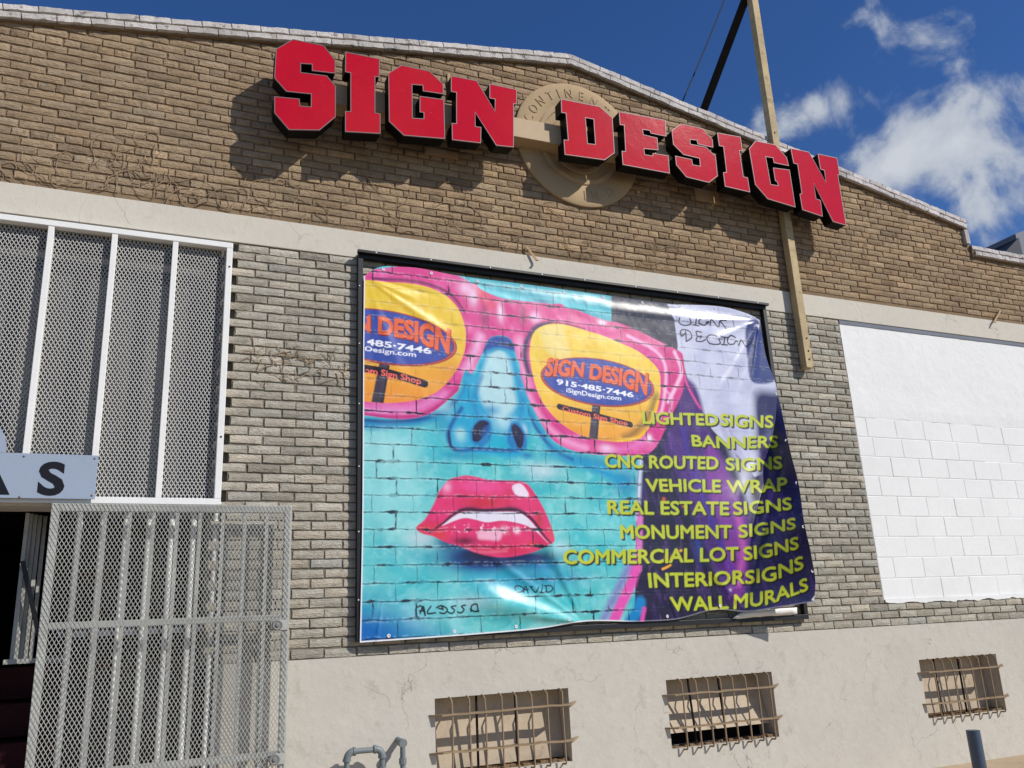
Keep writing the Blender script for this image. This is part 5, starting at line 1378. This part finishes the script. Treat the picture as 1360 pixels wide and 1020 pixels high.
# yellow-green list of services, with dark drop shadow
YG, SH = (196, 206, 64), (16, 14, 24)
T_ = cT
lines = [
    ('LIGHTED', [T_(428, 103), T_(600, 108), T_(745, 111)], [T_(424, 50), T_(600, 57), T_(742, 62)]), ('SIGNS', [T_(756, 111), T_(860, 119), T_(977, 120)], [T_(756, 60), T_(860, 66), T_(978, 68)]),
    ('BANNERS', [T_(638, 198), T_(800, 209), T_(995, 204)], [T_(632, 150), T_(800, 158), T_(998, 153)]),
    ('CNC ROUTED', [T_(268, 288), T_(450, 291), T_(745, 297)], [T_(266, 231), T_(450, 237), T_(745, 242)]), ('SIGNS', [T_(780, 300), T_(880, 302), T_(1016, 293)], [T_(778, 248), T_(880, 248), T_(1014, 240)]),
    ('VEHICLE', [T_(445, 390), T_(600, 391), T_(755, 394)], [T_(438, 336), T_(600, 337), T_(755, 340)]), ('WRAP', [T_(785, 394), T_(900, 396), T_(1036, 386)], [T_(781, 342), T_(900, 340), T_(1036, 328)]),
    ('REAL ESTATE', [T_(280, 485), T_(520, 488), T_(790, 490)], [T_(277, 427), T_(520, 430), T_(790, 433)]), ('SIGNS', [T_(812, 490), T_(930, 482), T_(1056, 466)], [T_(808, 434), T_(930, 428), T_(1054, 414)]),
    ('MONUMENT', [T_(335, 590), T_(560, 590), T_(800, 588)], [T_(330, 530), T_(560, 532), T_(800, 532)]), ('SIGNS', [T_(835, 587), T_(950, 572), T_(1072, 548)], [T_(832, 532), T_(950, 520), T_(1072, 500)]),
    ('COMMERCIAL LOT', [T_(92, 697), T_(460, 694), T_(830, 682)], [T_(92, 636), T_(460, 634), T_(830, 624)]), ('SIGNS', [T_(856, 682), T_(960, 668), T_(1085, 632)], [T_(853, 626), T_(960, 610), T_(1083, 580)]),
    ('INTERIOR', [T_(455, 797), T_(660, 792), T_(856, 780)], [T_(449, 735), T_(660, 732), T_(858, 722)]), ('SIGNS', [T_(862, 782), T_(980, 768), T_(1106, 716)], [T_(862, 726), T_(980, 706), T_(1103, 660)]),
    ('WALL', [T_(552, 896), T_(680, 893), T_(788, 886)], [T_(540, 836), T_(680, 834), T_(786, 830)]), ('MURALS', [T_(812, 888), T_(960, 868), T_(1126, 808)], [T_(815, 826), T_(960, 808), T_(1120, 754)]),
]
ytone = np.zeros(SX.shape)
for body, bt, tp in lines:
    m = text_on(body, bt, tp, YG, 0.0, SH, (2.1, -2.0), dil=1.0); ytone = np.maximum(ytone, m)
setc(ytone * sstep(.5, .8, N2) * .35, (226, 206, 70)); setc(ytone * sstep(.55, .8, N1) * .25, (180, 206, 70))

# marker tags
def tagline(strokes, f, w=1.5, col=(24, 24, 34)):
    for s_ in strokes: setc(line_mask([f(*p_) for p_ in s_], w, .45), col)


tagline([[(695, 352), (690, 385), (715, 405), (750, 408), (780, 395), (770, 355)], [(790, 322), (792, 332)], [(800, 345), (845, 350)], [(822, 350), (815, 405)], [(795, 405), (840, 412)],
         [(905, 360), (870, 350), (840, 375), (850, 400), (885, 408), (900, 385), (915, 382), (905, 395)], [(925, 410), (935, 365), (985, 420), (1000, 375), (1045, 370)], [(1000, 375), (1045, 435)], [(875, 333), (885, 336)],
         [(740, 455), (745, 530)], [(745, 530), (785, 500), (770, 455), (720, 440), (700, 460), (710, 490), (735, 470)], [(860, 460), (820, 455), (830, 490), (860, 490)], [(830, 490), (820, 525), (860, 530), (890, 515)], [(860, 490), (850, 505)],
         [(975, 490), (930, 480), (900, 500), (915, 540), (960, 552), (1000, 545), (990, 510)], [(1015, 465), (1017, 475)], [(1010, 495), (1055, 500)], [(1035, 500), (1028, 550)], [(1010, 553), (1055, 556)],
         [(1115, 500), (1080, 485), (1055, 515), (1065, 548), (1100, 550), (1115, 530), (1130, 528)], [(1140, 560), (1160, 520), (1200, 570), (1250, 505)], [(1200, 510), (1260, 570)]], c4, 2.2)
tagline([[(505, 510), (525, 500), (545, 530), (560, 575)], [(520, 560), (545, 505), (560, 575)], [(515, 540), (550, 540)], [(605, 505), (580, 540), (585, 562), (640, 555)], [(650, 515), (680, 500), (715, 510), (735, 535), (710, 560), (675, 555)], [(668, 520), (690, 525)], [(690, 500), (700, 530)],
         [(800, 500), (765, 510), (790, 535), (770, 560), (740, 550)], [(875, 495), (845, 505), (865, 530), (840, 556), (815, 548)], [(920, 545), (925, 500), (965, 488), (975, 545)], [(915, 525), (945, 545), (980, 540)]], c7, 1.8)
tagline([[(140, 590), (135, 565), (165, 555), (200, 575), (185, 600), (150, 605)], [(200, 605), (215, 560), (235, 610)], [(205, 585), (235, 585)], [(255, 565), (290, 605), (315, 565)], [(250, 562), (270, 562)], [(340, 570), (335, 605)], [(325, 605), (355, 608)], [(342, 550), (343, 556)], [(370, 560), (375, 605)], [(360, 556), (405, 555), (420, 580), (395, 602), (365, 600)]], c8, 1.6, (16, 40, 60))
# white unprinted hem along left and bottom
hem = np.clip((1.7 - uu * 648) / .6, 0, 1) + np.clip((1.9 - (1 - vv) * 474) / .6, 0, 1) * (1 - .75 * sstep(.5, .56, uu)); setc(np.clip(hem, 0, 1), (236, 238, 242))
setc(poly_mask([cT(1140, 850), cT(1185, 790), cT(1200, 880)], .8, False), (236, 236, 240))
IMG = np.clip(IMG ** 1.14 * (.95 + .08 * N3[..., None]), 0, 1)

ban = thing('printed_banner', 'glossy creased banner printed with a turquoise face in pink sunglasses and a list of services', 'banner', P(.24, 0, .012))
V = np.stack([PX, PY, PZ], -1).reshape(-1, 3); idx = np.arange(NU * NV).reshape(NV, NU)
Fq = np.stack([idx[:-1, :-1], idx[1:, :-1], idx[1:, 1:], idx[:-1, 1:]], -1).reshape(-1, 4)
M['vinyl'] = mat('glossy printed vinyl', None, .34, .5, vcol='print', coat=.0)
cloth = np_mesh('cloth', V, Fq, M['vinyl'], ban)
ca = cloth.data.color_attributes.new('print', 'FLOAT_COLOR', 'POINT'); ca.data.foreach_set('color', np.concatenate([IMG, np.ones(SX.shape + (1,))], -1).astype(np.float32).ravel())
cloth.data.polygons.foreach_set('use_smooth', np.ones(len(Fq), bool))
# grommets and their ties
def on_cloth(u, v): i, j = int(round(v * (NV - 1))), int(round(u * (NU - 1))); return Vector((PX[i, j], PY[i, j], PZ[i, j]))
for u, v in [(x, .008) for x in np.linspace(.04, .97, 10)] + [(x, .988) for x in (.05, .17, .29, .40, .62, .75)] + [(.994, y) for y in (.28, .45, .6, .75, .9)] + [(.988, .03)]:
    q = on_cloth(u, v); b = MB(); b.lathe(q + Vector((0, .001, 0)), (0, -1, 0), [(.013, 0), (.014, .003), (.011, .005), (.007, .004), (.006, .001)], 12); b.build('grommet', M['zinc'], ban, smooth=True)

# added white strip in place of the sunlit wall under the lower right corner
a, b_, c, d = W(984, 813, .013), W(1058, 806, .014), W(1059, 816, .012), W(972, 822, .012); q = MB(); n_ = 12; vs = []
for i in range(n_ + 1):
    t = i / n_; e = Vector((0, RNG.uniform(-.006, .006), RNG.uniform(-.004, .004)))
    vs += [a.lerp(b_, t) + e, d.lerp(c, t) - e]
q.add(vs, [(2 * i, 2 * i + 1, 2 * i + 3, 2 * i + 2) for i in range(n_)]); o = q.build('lit_wall_strip', M['white_metal'], ban, smooth=True)
md = o.modifiers.new('s', 'SOLIDIFY'); md.thickness = .002
